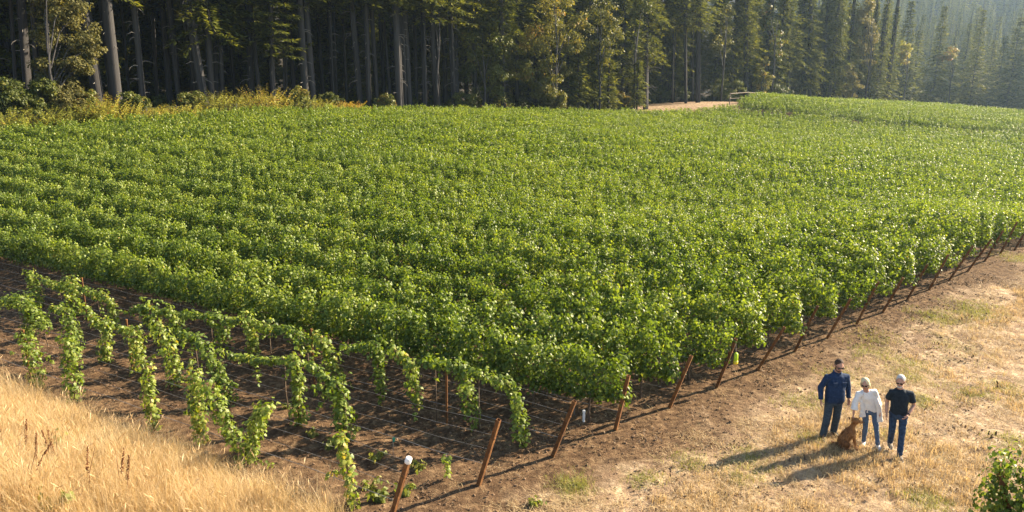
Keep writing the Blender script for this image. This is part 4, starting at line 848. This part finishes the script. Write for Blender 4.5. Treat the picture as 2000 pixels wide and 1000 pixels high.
# green weeds among the front posts
def weed_proto(seed):
    rg = np.random.default_rng(seed); A = []
    for i in range(9):
        a = rg.random() * 6.28; r = rg.uniform(.05, .16); A.append(leaves_on_path(rg, [(0, 0, .02), (math.cos(a) * r, math.sin(a) * r, rg.uniform(.08, .2))], 9, .04, (.05, .09)))
    q = [np.concatenate([a[i] for a in A]) for i in range(4)]; return poly_cloud('weed', place_leaves(*q, TRI), 0, NEEDLE_F, [M_GREEN], np.clip(rg.normal(.3, .2, len(q[0])), 0, 1))
WD = [weed_proto(i) for i in range(3)]
for j, (u, v, s, lab) in enumerate([(735, 902, 1.3, 'low green weed just left of the white-capped post top'), (822, 918, 1.3, 'low green weed in shade between the two front posts'), (722, 950, 1.2, 'green weed beside the last hanging vine'), (742, 978, 1.7, 'leafy green weed left of the white-capped post foot'), (785, 966, 1.5, 'leafy green weed right of the white-capped post'), (645, 875, 1.2, 'small green weed under the front wires'), (610, 855, 1.1, 'tiny green weed left under the front wires'), (1045, 985, 1.1, 'small green weed on the soil right of the front posts'), (505, 815, 1.6, 'green weed behind the diagonal hanging vine'), (695, 840, .9, 'pale small weed in soil behind the front wires'), (560, 800, .9, 'tiny weed on shaded soil between the first two rows')]):
    p = at_pix(u, v); e = mobj('weed', WD[j % 3]); e.location = p; e.scale = (s, s, s); e.rotation_euler = (0, 0, j * 1.3); tag(e, lab, 'weed', 'green weeds on the soil')
# young shoot with a stake
p = at_pix(873, 938); e = empty('young_vine', p); b = MB(); b.tube([(0, 0, -.05), (.01, 0, .25), (0, 0, .52)], .008, 5); mobj('stake', b.mesh('shoot_stake', [M_HOSE]), e)
rg = np.random.default_rng(5); q = leaves_on_path(rg, [(0, 0, .12), (.01, 0, .3), (0, .0, .5)], 34, .07, (.06, .1)); mobj('foliage', poly_cloud('shoot', place_leaves(*q, LEAF), 0, LEAF_F, [M_VINE], rg.uniform(.5, .95, 34)), e); tag(e, 'tiny young vine shoot alone on the soil between the two front posts', 'grapevine')
# brown dock stalks in the tall grass
for j, (ut, vt, vb, dx) in enumerate([(19, 772, 850, .0), (65, 782, 870, .04), (82, 830, 900, .1), (117, 812, 890, .0), (126, 820, 895, .05), (70, 862, 935, .2), (182, 868, 930, .18), (259, 880, 945, .12), (247, 858, 930, .0)]):
    p = at_pix(ut - 8, vb + 40); h = .95; rg = np.random.default_rng(300 + j); e = empty('dock_stalk', p); b = MB()
    b.tube([(0, 0, -.05), (dx * .4, 0, h * .5), (dx * 1.3, 0, h)], [.008, .006, .003], 5); mobj('stem', b.mesh('dock_stem', [M_DOCK]), e); b = MB()
    dx = dx + rg.normal() * .1
    for i in range(70):
        s = rg.uniform(.5, 1.0); c = np.array([dx * 1.3 * s ** 1.6, 0, h * s]) + rg.normal(size=3) * .018 * (1.25 - s); b.ball(c, (.009, .009, .012), 0, 6)
    mobj('seed_head', b.mesh('dock_seeds', [M_DOCK]), e); tag(e, f'dark brown dried seed stalk, {ordinal(j + 1)} of those rising from the tall dry grass', 'dock stalk', 'dried dock stalks in the tall grass')
for j, (u, v, s, lab) in enumerate([(113, 1000, 1.6, 'dark green sprig at the bottom edge in the tall grass'), (175, 920, 1.2, 'green weed hidden in the middle of the tall grass'), (108, 880, 1.3, 'grey-green weed in the tall grass near the vines')]):
    p = at_pix(u, v + 12); e = mobj('weed', WD[j % 3]); e.location = p; e.scale = (s * 1.0, s * 1.0, s * 1.7); tag(e, lab, 'weed', 'green weeds on the soil')

# ---------------------------------------------------------------- vine row corner at lower right
p = at_pix(1988, 1085); e = empty('end_post', p); b = MB(); tp = np.array([RD[0] * .45, RD[1] * .45, 1.4]); square_tube(b, -tp * .2, tp, .095); mobj('tube', b.mesh('corner_post', [M_RUST]), e)
tag(e, 'leaning rusty post under leafy vines at the lower right corner', 'post', 'rusty end posts along the field edge')
for j, tt in enumerate((0.15, 1.5)):
    q = np.array([p[0] - RD[0] * tt, p[1] - RD[1] * tt]); e = empty('grapevine', (q[0], q[1], gz(*q)), RAZ); e.scale = (.9 if j == 0 else 1, 1.1, 1.0)
    mobj('foliage', FOL[j + 2], e); mobj('trunk', TRK[j], e); tag(e, ['leafy vine around the leaning post at the lower right corner', 'leafy vine cut by the right edge at the lower right corner'][j], 'grapevine', 'full grapevines in the trellis rows')

# ---------------------------------------------------------------- people and dog
def cloth(name, c0, c1, scale=30, rough=.85, bump=.3): return simple_mat(name, [(.3, c0), (.7, c1)], scale, rough, .2, bump)
M_SKIN = simple_mat('skin', [(.3, (.42, .22, .15)), (.7, (.52, .29, .20))], 12, .55, .35)
M_LIP = simple_mat('lips', [(.3, (.30, .11, .09)), (.7, (.36, .14, .11))], 12, .5, .3)
M_GLASS = simple_mat('dark_lens', [(.3, (.008, .008, .009)), (.7, (.014, .013, .013))], 5, .15, .6)
def remesh(b, voxel, it=3):
    me = b.mesh('tmp', []); ob = bpy.data.objects.new('tmp', me); COL.objects.link(ob)
    r = ob.modifiers.new('r', 'REMESH'); r.mode = 'VOXEL'; r.voxel_size = voxel; s = ob.modifiers.new('s', 'SMOOTH'); s.iterations = it; s.factor = .5
    dg = bpy.context.evaluated_depsgraph_get(); out = bpy.data.meshes.new_from_object(ob.evaluated_get(dg)); bpy.data.objects.remove(ob); bpy.data.meshes.remove(me)
    out.polygons.foreach_set('use_smooth', np.ones(len(out.polygons), dtype=bool)); return out
def part(name, b, mats, parent, voxel=.013, it=3):
    me = remesh(b, voxel, it)
    for m_ in mats: me.materials.append(m_)
    return mobj(name, me, parent)
def wrinkle(me, amp, freq, seed):
    n = len(me.vertices); co = np.zeros(n * 3, np.float32); me.vertices.foreach_get('co', co); co = co.reshape(-1, 3); no = np.zeros(n * 3, np.float32); me.vertices.foreach_get('normal', no); no = no.reshape(-1, 3)
    d = fbm(co[:, 0] * freq + co[:, 2] * freq * .6 + 40, co[:, 2] * freq + co[:, 1] * freq * .7 + 40, seed, 2) - .5
    me.vertices.foreach_set('co', (co + no * d[:, None] * amp).reshape(-1)); me.update()
def hand(b, w, d, n, curl=.5, L_=.185, side=1):
    """palm from wrist w along d, palm normal n; four unequal bent fingers and a thumb off the side"""
    w, d, n = np.array(w, float), unit(np.array(d, float)), np.array(n, float); n = unit(n - d * (n @ d)); s = np.cross(d, n) * side
    R = np.stack([s, n, d], 1); k = L_ / .185
    b.ball(w + d * .05 * k, (.042 * k, .018 * k, .058 * k), 0, 12, R)
    for i, (o, ln) in enumerate(((-.030, .070), (-.010, .082), (.011, .078), (.030, .060))):
        p0 = w + d * .088 * k + s * o * k; p1 = p0 + (d + n * .35 * curl) * ln * .48 * k; p2 = p1 + (d * (1 - .45 * curl) + n * .9 * curl) * ln * .30 * k; p3 = p2 + (d * (1 - .9 * curl) + n * 1.2 * curl) * ln * .25 * k
        b.tube([p0 - d * .03, p0, p1, p2, p3], np.array([.010, .0098, .009, .0083, .0065]) * k, 8)
    t0 = w + d * .028 * k - s * .034 * k; b.tube([t0, t0 + (d * .6 - s * .75 + n * .3) * .035 * k, t0 + (d * .9 - s * .5 + n * .5) * .062 * k, t0 + (d * 1. - s * .2 + n * .6) * .08 * k], np.array([.014, .012, .010, .007]) * k, 8)
def foot(b, a, yaw, k=1.0, lift=0.0, fat=1.0):
    """shoe or foot from ankle a, toes towards -Y turned by yaw"""
    c, s = math.cos(yaw), math.sin(yaw); f = np.array([s, -c, 0]); a = np.array(a, float); z0 = a[2] - .085 * k
    P = lambda t, z: a + f * t * k + np.array([0, 0, z0 - a[2] + z * k])
    b.tube([P(-.075, .035 + lift), P(-.03, .045 + lift * .7), P(.06, .042), P(.14, .032), P(.185, .026)], np.array([.034, .043, .044, .042, .024]) * k * fat, 10, flat=.85)
    b.tube([a + [0, 0, .05], P(-.02, .05 + lift * .5)], [.042 * k, .045 * k], 10)
def head_parts(Rm, c, k=1.0):
    Rm = np.array(Rm)
    def X(p): return np.array(c) + Rm @ (np.array(p, float) * k)
    return X
def make_person(name, loc, rz, label, P, k, look, bulk, skin_arm):
    """P: joints in metres for a 1.80 m figure; k scales the figure. Returns root and helpers."""
    e = empty(name, loc, rz); J = {a: np.array(v, float) * k for a, v in P.items()}
    b = MB()
    ch, pe, nk = J['chest'], J['pelvis'], J['neck']
    spine = [pe + [0, 0, -.08 * k], pe, (pe + ch) / 2, ch, nk + [0, .0, -.05 * k]]
    for p_, q_, ra, rb in zip(spine[:-1], spine[1:], (.11, .12, .115, .12), (.12, .115, .12, .08)):
        b.tube([p_, (p_ + q_) / 2, q_], [ra * k * bulk, (ra + rb) / 2 * k * bulk, rb * k * bulk], 14, flat=.78)
    for s in 'LR':
        b.tube([J['sh' + s], (J['sh' + s] + J['el' + s]) / 2, J['el' + s], (J['el' + s] + J['wr' + s]) / 2, J['wr' + s]], np.array([.055, .048, .040, .038, .027]) * k * skin_arm, 10)
        b.tube([ch + [0, 0, .06 * k], J['sh' + s]], [.08 * k, .06 * k], 10)
        b.tube([J['hi' + s], (J['hi' + s] + J['kn' + s]) / 2, J['kn' + s], J['kn' + s] * .6 + J['an' + s] * .4, J['an' + s]], np.array([.064, .056, .042, .040, .030]) * k, 10)
        foot(b, J['an' + s], look.get('toe' + s, 0), k, look.get('lift' + s, 0), .9)
    hc = J['head']; Rm = Matrix.Rotation(look['yaw'], 3, 'Z') @ Matrix.Rotation(look['roll'], 3, 'Y') @ Matrix.Rotation(look['pitch'], 3, 'X'); X = head_parts(Rm, hc + np.array([0, 0, .012]), k * 1.08); kb = k; k = k * 1.08
    b.tube([nk + [0, 0, -.05 * k], nk, X((0, .015, -.06))], np.array([.066, .058, .056]) * k, 12)
    b.ball(X((0, .012, .022)), np.array((.074, .094, .100)) * k, 0, 16, Rm); b.ball(X((0, -.022, -.055)), np.array((.058, .066, .058)) * k, 0, 14, Rm); b.ball(X((0, -.062, -.088)), np.array((.028, .024, .022)) * k, 0, 10, Rm)
    b.ball(X((0, -.098, -.022)), np.array((.015, .018, .017)) * k, 0, 10, Rm); b.tube([X((0, -.084, .018)), X((0, -.102, -.016))], [.010 * k, .014 * k], 8); b.ball(X((0, -.075, .03)), np.array((.052, .018, .012)) * k, 0, 10, Rm)
    for s in (-1, 1): b.ball(X((s * .076, .012, -.008)), np.array((.012, .022, .033)) * k, 0, 10, Rm)
    me = remesh(b, .011, 2); hb = MB(); k = kb
    for s, sd in (('L', 1), ('R', -1)):
        fd = unit(J['wr' + s] - J['el' + s]) * .6 + np.array(look.get('hd' + s, (0, -.1, -.5))); hand(hb, J['wr' + s] - unit(fd) * .012, fd, look.get('hn' + s, (-sd, -.2, 0)), look.get('curl' + s, .55), .18 * k, look.get('hs' + s, sd))
    body = join_meshes('body', [(me, 0), (remesh(hb, .0048, 1), 0)]); body.materials.append(M_SKIN)
    body.polygons.foreach_set('use_smooth', np.ones(len(body.polygons), dtype=bool)); mobj('body', body, e)
    k = kb * 1.08; b = MB(); b.ball(X((0, -.083, -.058)), np.array((.024, .008, .007)) * k, 0, 10, Rm); mobj('mouth', b.mesh('mouth', [M_LIP], True), e)
    g = MB()
    for s in (-1, 1):
        g.ball(X((s * .033, -.092, .008)), np.array((.029, .010, .022)) * k, 0, 12, Rm); g.tube([X((s * .058, -.082, .014)), X((s * .078, -.02, .012)), X((s * .078, .02, .006))], .0045 * k, 5)
    g.tube([X((-.012, -.097, .014)), X((.012, -.097, .014))], .005 * k, 6); mobj('sunglasses', g.mesh('sunglasses', [M_GLASS], True), e)
    return e, J, X, Rm
def torso_rings(J, k, rows):
    """rows: (fraction pelvis->neck, rx, ry, dx, dy)"""
    out = []
    for f, rx, ry, dx, dy in rows:
        c = J['pelvis'] + (J['neck'] - J['pelvis']) * f; out.append((c[0] + dx * k, c[1] + dy * k, c[2], rx * k, ry * k))
    return out
def sleeve(b, J, k, s, stop, r0, r1, puff=0):
    a, c, w = J['sh' + s], J['el' + s], J['wr' + s]; inn = J['neck'] * .4 + a * .6 + np.array([0, 0, -.045 * k])
    pts = [inn, a + [0, 0, -.005], (a + c) / 2]; rr = [r0 * 1.05, r0, (r0 + r1) / 2]
    if stop <= 1: pts = [inn, a, a + (c - a) * stop * .6, a + (c - a) * stop]; rr = [r0 * 1.05, r0, r0 * .96, r1]
    else:
        f = stop - 1; pts += [c, c + (w - c) * f * .5, c + (w - c) * f]; rr += [(r0 + r1) / 2 * .97, r1 * 1.02, r1 + puff]
    b.tube(pts, np.array(rr) * k, 12)
def jeans(e, J, k, mat, rt, rk, ra, rows, cuff=.03):
    b = MB(); b.rings(torso_rings(J, k, rows), 18)
    for s in 'LR':
        h, kn, an = J['hi' + s], J['kn' + s], J['an' + s]; en = an + (kn - an) * cuff * 1.0 + np.array([0, 0, -.02 * k])
        b.tube([h + [0, 0, .03 * k], (h + kn) / 2, kn, (kn + an) / 2, en], np.array([rt, (rt + rk) / 2, rk, (rk + ra) / 2, ra]) * k, 14)
    o_ = part('jeans', b, [mat], e, .013, 3); wrinkle(o_.data, .014, 14, 5); return o_
def shoes(e, J, k, mat, look, sole):
    for s in 'LR':
        b = MB(); foot(b, J['an' + s], look.get('toe' + s, 0), k, look.get('lift' + s, 0), 1.15); o_ = part('shoe', b, [mat], e, .010, 2)
        yaw = look.get('toe' + s, 0); f = np.array([math.sin(yaw), -math.cos(yaw), 0]); a = J['an' + s]; z = a[2] - .085 * k; g = MB()
        g.tube([a + f * -.10 * k + [0, 0, z - a[2] + .008 + look.get('lift' + s, 0)], a + f * -.03 * k + [0, 0, z - a[2] + .008 + look.get('lift' + s, 0) * .6], a + f * .07 * k + [0, 0, z - a[2] + .008], a + f * .19 * k + [0, 0, z - a[2] + .010], a + f * .205 * k + [0, 0, z - a[2] + .012]], np.array([.036, .045, .046, .042, .02]) * k, 10, flat=.3)
        mobj('sole', g.mesh('sole', [sole], True), o_)
def hair_cap(e, X, k, Rm, balls, mat, voxel=.010):
    b = MB()
    for c, r in balls: b.ball(X(c), np.array(r) * k, 0, 16, Rm)
    o_ = part('hair', b, [mat], e, voxel, 1); wrinkle(o_.data, .008, 60, 9); return o_
ST = dict(pelvis=(0, 0, .98), chest=(0, 0, 1.32), neck=(0, .01, 1.52), head=(0, -.01, 1.685), shL=(.185, 0, 1.455), shR=(-.185, 0, 1.455), hiL=(.095, 0, .93), hiR=(-.095, 0, .93))
# bearded man in a blue shirt
P = dict(ST, shL=(.205, 0, 1.425), shR=(-.205, 0, 1.425), elL=(.295, .05, 1.17), wrL=(.300, -.03, .92), elR=(-.305, .04, 1.17), wrR=(-.32, -.05, .92), knL=(.13, .05, .50), anL=(.165, .16, .085), knR=(-.13, -.04, .50), anR=(-.17, -.02, .085), head=(0, -.035, 1.675))
look = dict(yaw=-.12, roll=0, pitch=.35, toeL=.15, toeR=-.35, curlL=.5, curlR=.5, liftL=.02)
p = at_pix(1620, 856); K = 1.87 / 1.8
e, J, X, Rm = make_person('person', p, math.radians(4), '', P, K, look, 1.15, 1.1)
tag(e, 'bearded man in dark blue long-sleeved shirt, jeans and sunglasses standing at left', 'person', 'people standing with the dog')
M_BLUE = cloth('blue_shirt_cotton', (.010, .025, .062), (.021, .044, .100), 22); M_JEAN1 = cloth('dark_denim', (.022, .036, .055), (.055, .082, .108), 26); M_SHOE1 = cloth('dark_shoe', (.012, .011, .010), (.03, .026, .022), 30); M_SOLE = cloth('pale_sole', (.35, .32, .28), (.5, .47, .42), 20); M_HAIR1 = cloth('dark_brown_hair', (.035, .020, .013), (.09, .055, .036), 60, .7, .6)
b = MB(); b.rings(torso_rings(J, K, [(-.22, .195, .145, 0, 0), (-.12, .20, .155, 0, -.01), (.1, .205, .165, 0, -.015), (.35, .20, .16, 0, -.01), (.6, .205, .145, 0, 0), (.74, .205, .13, 0, .003), (.86, .165, .112, 0, .006), (.94, .11, .09, 0, .01), (1.02, .07, .072, 0, .01)]), 20, p=2.3)
for s in 'LR': sleeve(b, J, K, s, 1.93, .078, .052)
sh = part('shirt', b, [M_BLUE], e, .013, 3); wrinkle(sh.data, .022, 9, 3)
g = MB(); g.tube([J['neck'] + np.array([math.cos(a) * .075, math.sin(a) * .078, .012 + .012 * math.sin(a)]) * K for a in np.linspace(-1.25, 4.4, 14)], .017 * K, 8); mobj('collar', g.mesh('collar', [M_BLUE], True), sh)
for sx in (-1, 1):
    g = MB(); c = J['chest'] + np.array([sx * .10, -.158, .03]) * K; g.box(c, (.10, .02, .012)); g.box(c + [0, .006, -.055], (.096, .016, .10)); mobj('pocket', g.mesh('pocket', [M_BLUE]), sh)
jeans(e, J, K, M_JEAN1, .100, .078, .072, [(-.32, .13, .12, 0, 0), (-.18, .18, .135, 0, 0), (-.02, .182, .138, 0, -.005), (.12, .178, .14, 0, -.008)]); shoes(e, J, K, M_SHOE1, look, M_SOLE)
hair_cap(e, X, K * 1.08, Rm, [((0, .028, .042), (.083, .092, .093)), ((0, .055, -.005), (.072, .058, .075))], M_HAIR1)
b = MB(); b.ball(X((0, -.036, -.078)), np.array((.057, .058, .040)) * K * 1.08, 0, 14, Rm); b.ball(X((0, -.083, -.046)), np.array((.024, .010, .006)) * K * 1.08, 0, 10, Rm)
for s in (-1, 1): b.ball(X((s * .066, -.018, -.048)), np.array((.010, .022, .035)) * K, 0, 10, Rm)
part('beard', b, [M_HAIR1], e, .010, 1)
# woman in white reaching down to the dog
P = dict(ST, chest=(-.06, -.05, 1.32), neck=(-.11, -.08, 1.49), head=(-.145, -.125, 1.645), shL=(.075, -.06, 1.43), shR=(-.265, -.09, 1.40), elL=(.17, .0, 1.17), wrL=(.19, -.06, .92), elR=(-.37, -.13, 1.15), wrR=(-.41, -.17, .90), knL=(.125, -.06, .50), anL=(.155, -.10, .085), knR=(-.08, .02, .50), anR=(-.10, .10, .085))
look = dict(yaw=-.45, roll=.0, pitch=.30, toeL=.05, toeR=-.5, hdR=(-.2, -.1, -.9), curlR=.25, curlL=.6)
p = at_pix(1698, 871); K = 1.67 / 1.8
e, J, X, Rm = make_person('person', p, math.radians(-8), '', P, K, look, .92, .88); e.rotation_euler[1] = -.11
tag(e, 'white-haired woman in white cardigan and blue jeans touching the dog', 'person', 'people standing with the dog')
M_WCL = cloth('white_cotton', (.72, .70, .67), (.82, .80, .77), 18, .85, .3); M_JEAN2 = cloth('mid_denim', (.045, .085, .155), (.11, .17, .27), 26); M_WSH = cloth('white_shoe', (.66, .64, .6), (.78, .76, .72), 20, .6); M_HAIR2 = cloth('white_blond_hair', (.56, .44, .24), (.78, .66, .42), 50, .6, .5)
b = MB(); b.rings(torso_rings(J, K, [(-.16, .165, .125, 0, 0), (.0, .165, .13, 0, 0), (.3, .15, .12, 0, 0), (.6, .165, .125, 0, -.005), (.82, .15, .10, 0, 0), (.93, .10, .08, 0, .01)]), 18); bl = part('blouse', b, [M_WCL], e, .013, 3); wrinkle(bl.data, .016, 11, 4)
b = MB(); b.rings(torso_rings(J, K, [(.25, .18, .105, 0, .06), (.45, .175, .11, 0, .05), (.7, .18, .11, 0, .03), (.85, .165, .095, 0, .02), (.97, .085, .07, 0, .02)]), 18)
for s in 'LR': sleeve(b, J, K, s, 1.45, .074, .072, .012)
for sx, zb in ((-1, .80), (1, .66)):
    b.tube([np.array([sx * .14 - .09, -.08, 1.41]) * K, np.array([sx * .165 - .05, -.105, 1.2]) * K, np.array([sx * .175, -.09, 1.0]) * K, np.array([sx * .19 + .01, -.08, zb]) * K], np.array([.045, .05, .06, .075]) * K, 12, flat=.45)
b.tube([np.array([-.04, .07, 1.25]) * K, np.array([.02, .11, 1.0]) * K, np.array([.03, .12, .78]) * K], np.array([.14, .165, .175]) * K, 14, flat=.3)
cd = part('cardigan', b, [M_WCL], e, .012, 3); wrinkle(cd.data, .02, 10, 8)
jeans(e, J, K, M_JEAN2, .082, .058, .048, [(-.30, .11, .11, 0, 0), (-.16, .155, .125, 0, 0), (-.02, .155, .125, 0, 0), (.08, .145, .115, 0, 0)]); shoes(e, J, K, M_WSH, look, M_SOLE)
hair_cap(e, X, K * 1.08, Rm, [((0, .026, .034), (.090, .098, .096)), ((.070, .022, -.045), (.030, .055, .085)), ((-.070, .022, -.045), (.030, .055, .085)), ((0, .065, -.045), (.08, .05, .095))], M_HAIR2)
g = MB(); c = J['wrL']; g.tube([c + [0, 0, .02], c + [0, 0, .035]], .036, 10); mobj('wristwatch', g.mesh('wristwatch', [M_GLASS]), e)
# grey-haired man in a dark T-shirt, stepping forward
P = dict(ST, chest=(-.02, -.03, 1.32), neck=(-.045, -.045, 1.515), head=(-.065, -.08, 1.675), shL=(.17, -.01, 1.415), shR=(-.185, -.05, 1.42), elL=(.27, .03, 1.15), wrL=(.14, -.17, .99), elR=(-.245, .02, 1.16), wrR=(-.24, -.10, .93), knL=(.10, -.10, .51), anL=(.10, -.20, .085), knR=(-.07, .02, .50), anR=(-.04, .22, .14), hiL=(.095, -.02, .93))
look = dict(yaw=-.28, roll=.0, pitch=.28, toeL=.15, toeR=.1, liftR=.05, hdL=(-.3, -.1, -.35), curlL=.7, curlR=.5)
p = at_pix(1743, 887); K = 1.79 / 1.8
e, J, X, Rm = make_person('person', p, math.radians(-20), '', P, K, look, .98, 1.02)
tag(e, 'grey-haired man in dark T-shirt and jeans stepping forward at right', 'person', 'people standing with the dog')
M_TEE = cloth('dark_navy_tee', (.008, .014, .022), (.018, .028, .040), 22); M_JEAN3 = cloth('blue_denim', (.012, .026, .060), (.04, .075, .14), 24); M_SHOE3 = cloth('brown_grey_shoe', (.16, .13, .10), (.28, .24, .19), 30); M_HAIR3 = cloth('grey_hair', (.42, .40, .37), (.66, .64, .60), 60, .7, .5)
b = MB(); b.rings(torso_rings(J, K, [(-.10, .168, .128, 0, 0), (.05, .172, .138, 0, -.005), (.3, .168, .138, 0, -.005), (.6, .188, .13, 0, 0), (.74, .185, .118, 0, .003), (.86, .15, .10, 0, .006), (.94, .10, .085, 0, .01), (1.02, .066, .068, 0, .01)]), 20, p=2.2)
for s in 'LR': sleeve(b, J, K, s, .72, .074, .070)
sh = part('shirt', b, [M_TEE], e, .013, 3); wrinkle(sh.data, .016, 10, 6)
jeans(e, J, K, M_JEAN3, .090, .066, .058, [(-.30, .12, .11, 0, 0), (-.16, .165, .13, 0, 0), (-.02, .165, .13, 0, 0), (.06, .16, .125, 0, 0)]); shoes(e, J, K, M_SHOE3, look, M_SOLE)
hair_cap(e, X, K * 1.08, Rm, [((0, .028, .042), (.082, .091, .091)), ((0, .055, -.008), (.071, .057, .072))], M_HAIR3)
b = MB(); b.ball(X((0, -.038, -.080)), np.array((.054, .058, .040)) * K * 1.08, 0, 14, Rm); part('beard', b, [M_HAIR3], e, .010, 1)
g = MB(); d = unit(J['wrL'] - J['elL']); c = J['wrL'] - d * .03; g.tube([c - d * .012, c + d * .012], .036, 10); mobj('wristwatch', g.mesh('wristwatch', [M_GLASS]), e)
# sitting red-brown dog
M_FUR = leaf_mat('red_brown_fur', [(0, (.13, .050, .016)), (.5, (.36, .155, .048)), (1, (.60, .32, .13))], .15, (1.2, 1, .8), .6, .3)
M_NOSE = simple_mat('dog_nose', [(.3, (.01, .008, .008)), (.7, (.02, .016, .015))], 10, .35, .5)
p = at_pix(1656, 876); e = empty('dog', p, math.radians(-14)); e.scale = (.86, .86, .92); b = MB()
b.tube([(-.17, 0, .10), (-.13, 0, .20), (-.07, 0, .32), (-.01, 0, .43), (.035, 0, .52)], [.09, .135, .125, .112, .085], 16); b.ball((.045, 0, .43), (.085, .088, .125), 0, 14); b.tube([(.03, 0, .52), (.05, 0, .60), (.075, 0, .68)], [.078, .064, .060], 14)
b.ball((.095, 0, .725), (.098, .084, .080), 0, 14); b.tube([(.14, 0, .715), (.205, 0, .708), (.265, 0, .70)], [.050, .040, .028], 12); b.ball((.13, 0, .755), (.04, .05, .03), 0, 10)
for s in (-1, 1):
    b.ball((-.10, s * .095, .14), (.125, .06, .125), 0, 14); b.tube([(-.12, s * .14, .045), (-.05, s * .145, .035), (.02, s * .15, .028)], [.045, .036, .030], 10); b.ball((.035, s * .15, .026), (.04, .033, .026), 0, 10)
    b.tube([(.05, s * .066, .42), (.105, s * .068, .28), (.145, s * .07, .14), (.165, s * .072, .04)], [.052, .038, .028, .025], 12); b.ball((.195, s * .072, .028), (.048, .032, .026), 0, 10)
    b.ball((.05, s * .092, .725), (.042, .018, .070), 0, 10, Matrix.Rotation(-.25 * s, 3, 'X'))
b.tube([(-.22, 0, .08), (-.30, .04, .05), (-.38, .10, .045), (-.44, .17, .04)], [.05, .055, .05, .02], 10)
body = remesh(b, .012, 2); body.materials.append(M_FUR); at = body.attributes.new('tint', 'FLOAT', 'FACE')
cen = np.zeros(len(body.polygons) * 3, np.float32); body.polygons.foreach_get('center', cen); cen = cen.reshape(-1, 3); nor = np.zeros(len(body.polygons) * 3, np.float32); body.polygons.foreach_get('normal', nor); nor = nor.reshape(-1, 3)
tt = np.clip(.2 + .7 * (fbm(cen[:, 0] * 14 + 9, cen[:, 2] * 9 + 9, 2) - .2) + .45 * (cen[:, 0] > .1) * (cen[:, 2] < .14) + .3 * np.clip(nor[:, 0] * .7 + .1, 0, 1) - .2 * (cen[:, 2] < .3), 0, 1); at.data.foreach_set('value', tt.astype(np.float32)); mobj('body', body, e)  # tint paints a lit front and darker belly into the fur; paler feet
rg = np.random.default_rng(1); ix = rg.integers(0, len(cen), 6500); ix = ix[(cen[ix, 2] > .05) & ~((cen[ix, 0] > .06) & (cen[ix, 2] < .34)) & ~((cen[ix, 0] > .16) & (cen[ix, 2] > .6))]; n = len(ix)
tipv = np.array([-.45, 0, -.9]) + nor[ix] * .55 + rg.normal(size=(n, 3)) * .25; size = rg.uniform(.035, .085, n) * np.where(cen[ix, 2] > .55, .4, 1)
mobj('fur', poly_cloud('fur', place_leaves(cen[ix], nor[ix] + rg.normal(size=(n, 3)) * .3, tipv, size, NEEDLE * [1, .7, .3]), 0, NEEDLE_F, [M_FUR], np.clip(tt[ix] + rg.normal(size=n) * .15, 0, 1)), e)
g = MB(); g.ball((.292, 0, .706), (.016, .020, .015), 0, 10); mobj('nose', g.mesh('dog_nose', [M_NOSE], True), e)
for s in (-1, 1):
    g = MB(); g.ball((.170, s * .046, .742), .012, 0, 8); mobj('eye', g.mesh('dog_eye', [M_NOSE], True), e)
tag(e, 'red-brown long-haired dog sitting on the dry grass at the woman\'s hand', 'dog')
# ---------------------------------------------------------------- haze
hz = MB(); hz.box((50, 420, 68), (1760, 1300, 200)); m, nt = mat_new('haze_air')
pv = N(nt, 'ShaderNodeVolumePrincipled'); pv.inputs['Color'].default_value = (0.55, 0.78, 1.0, 1); pv.inputs['Density'].default_value = 0.00019; pv.inputs['Anisotropy'].default_value = 0.55
o = N(nt, 'ShaderNodeOutputMaterial'); nt.links.new(pv.outputs[0], o.inputs['Volume'])
hzo = mobj('haze', hz.mesh('haze', [m])); tag(hzo, 'thin pale blue haze in the air', kind='stuff')
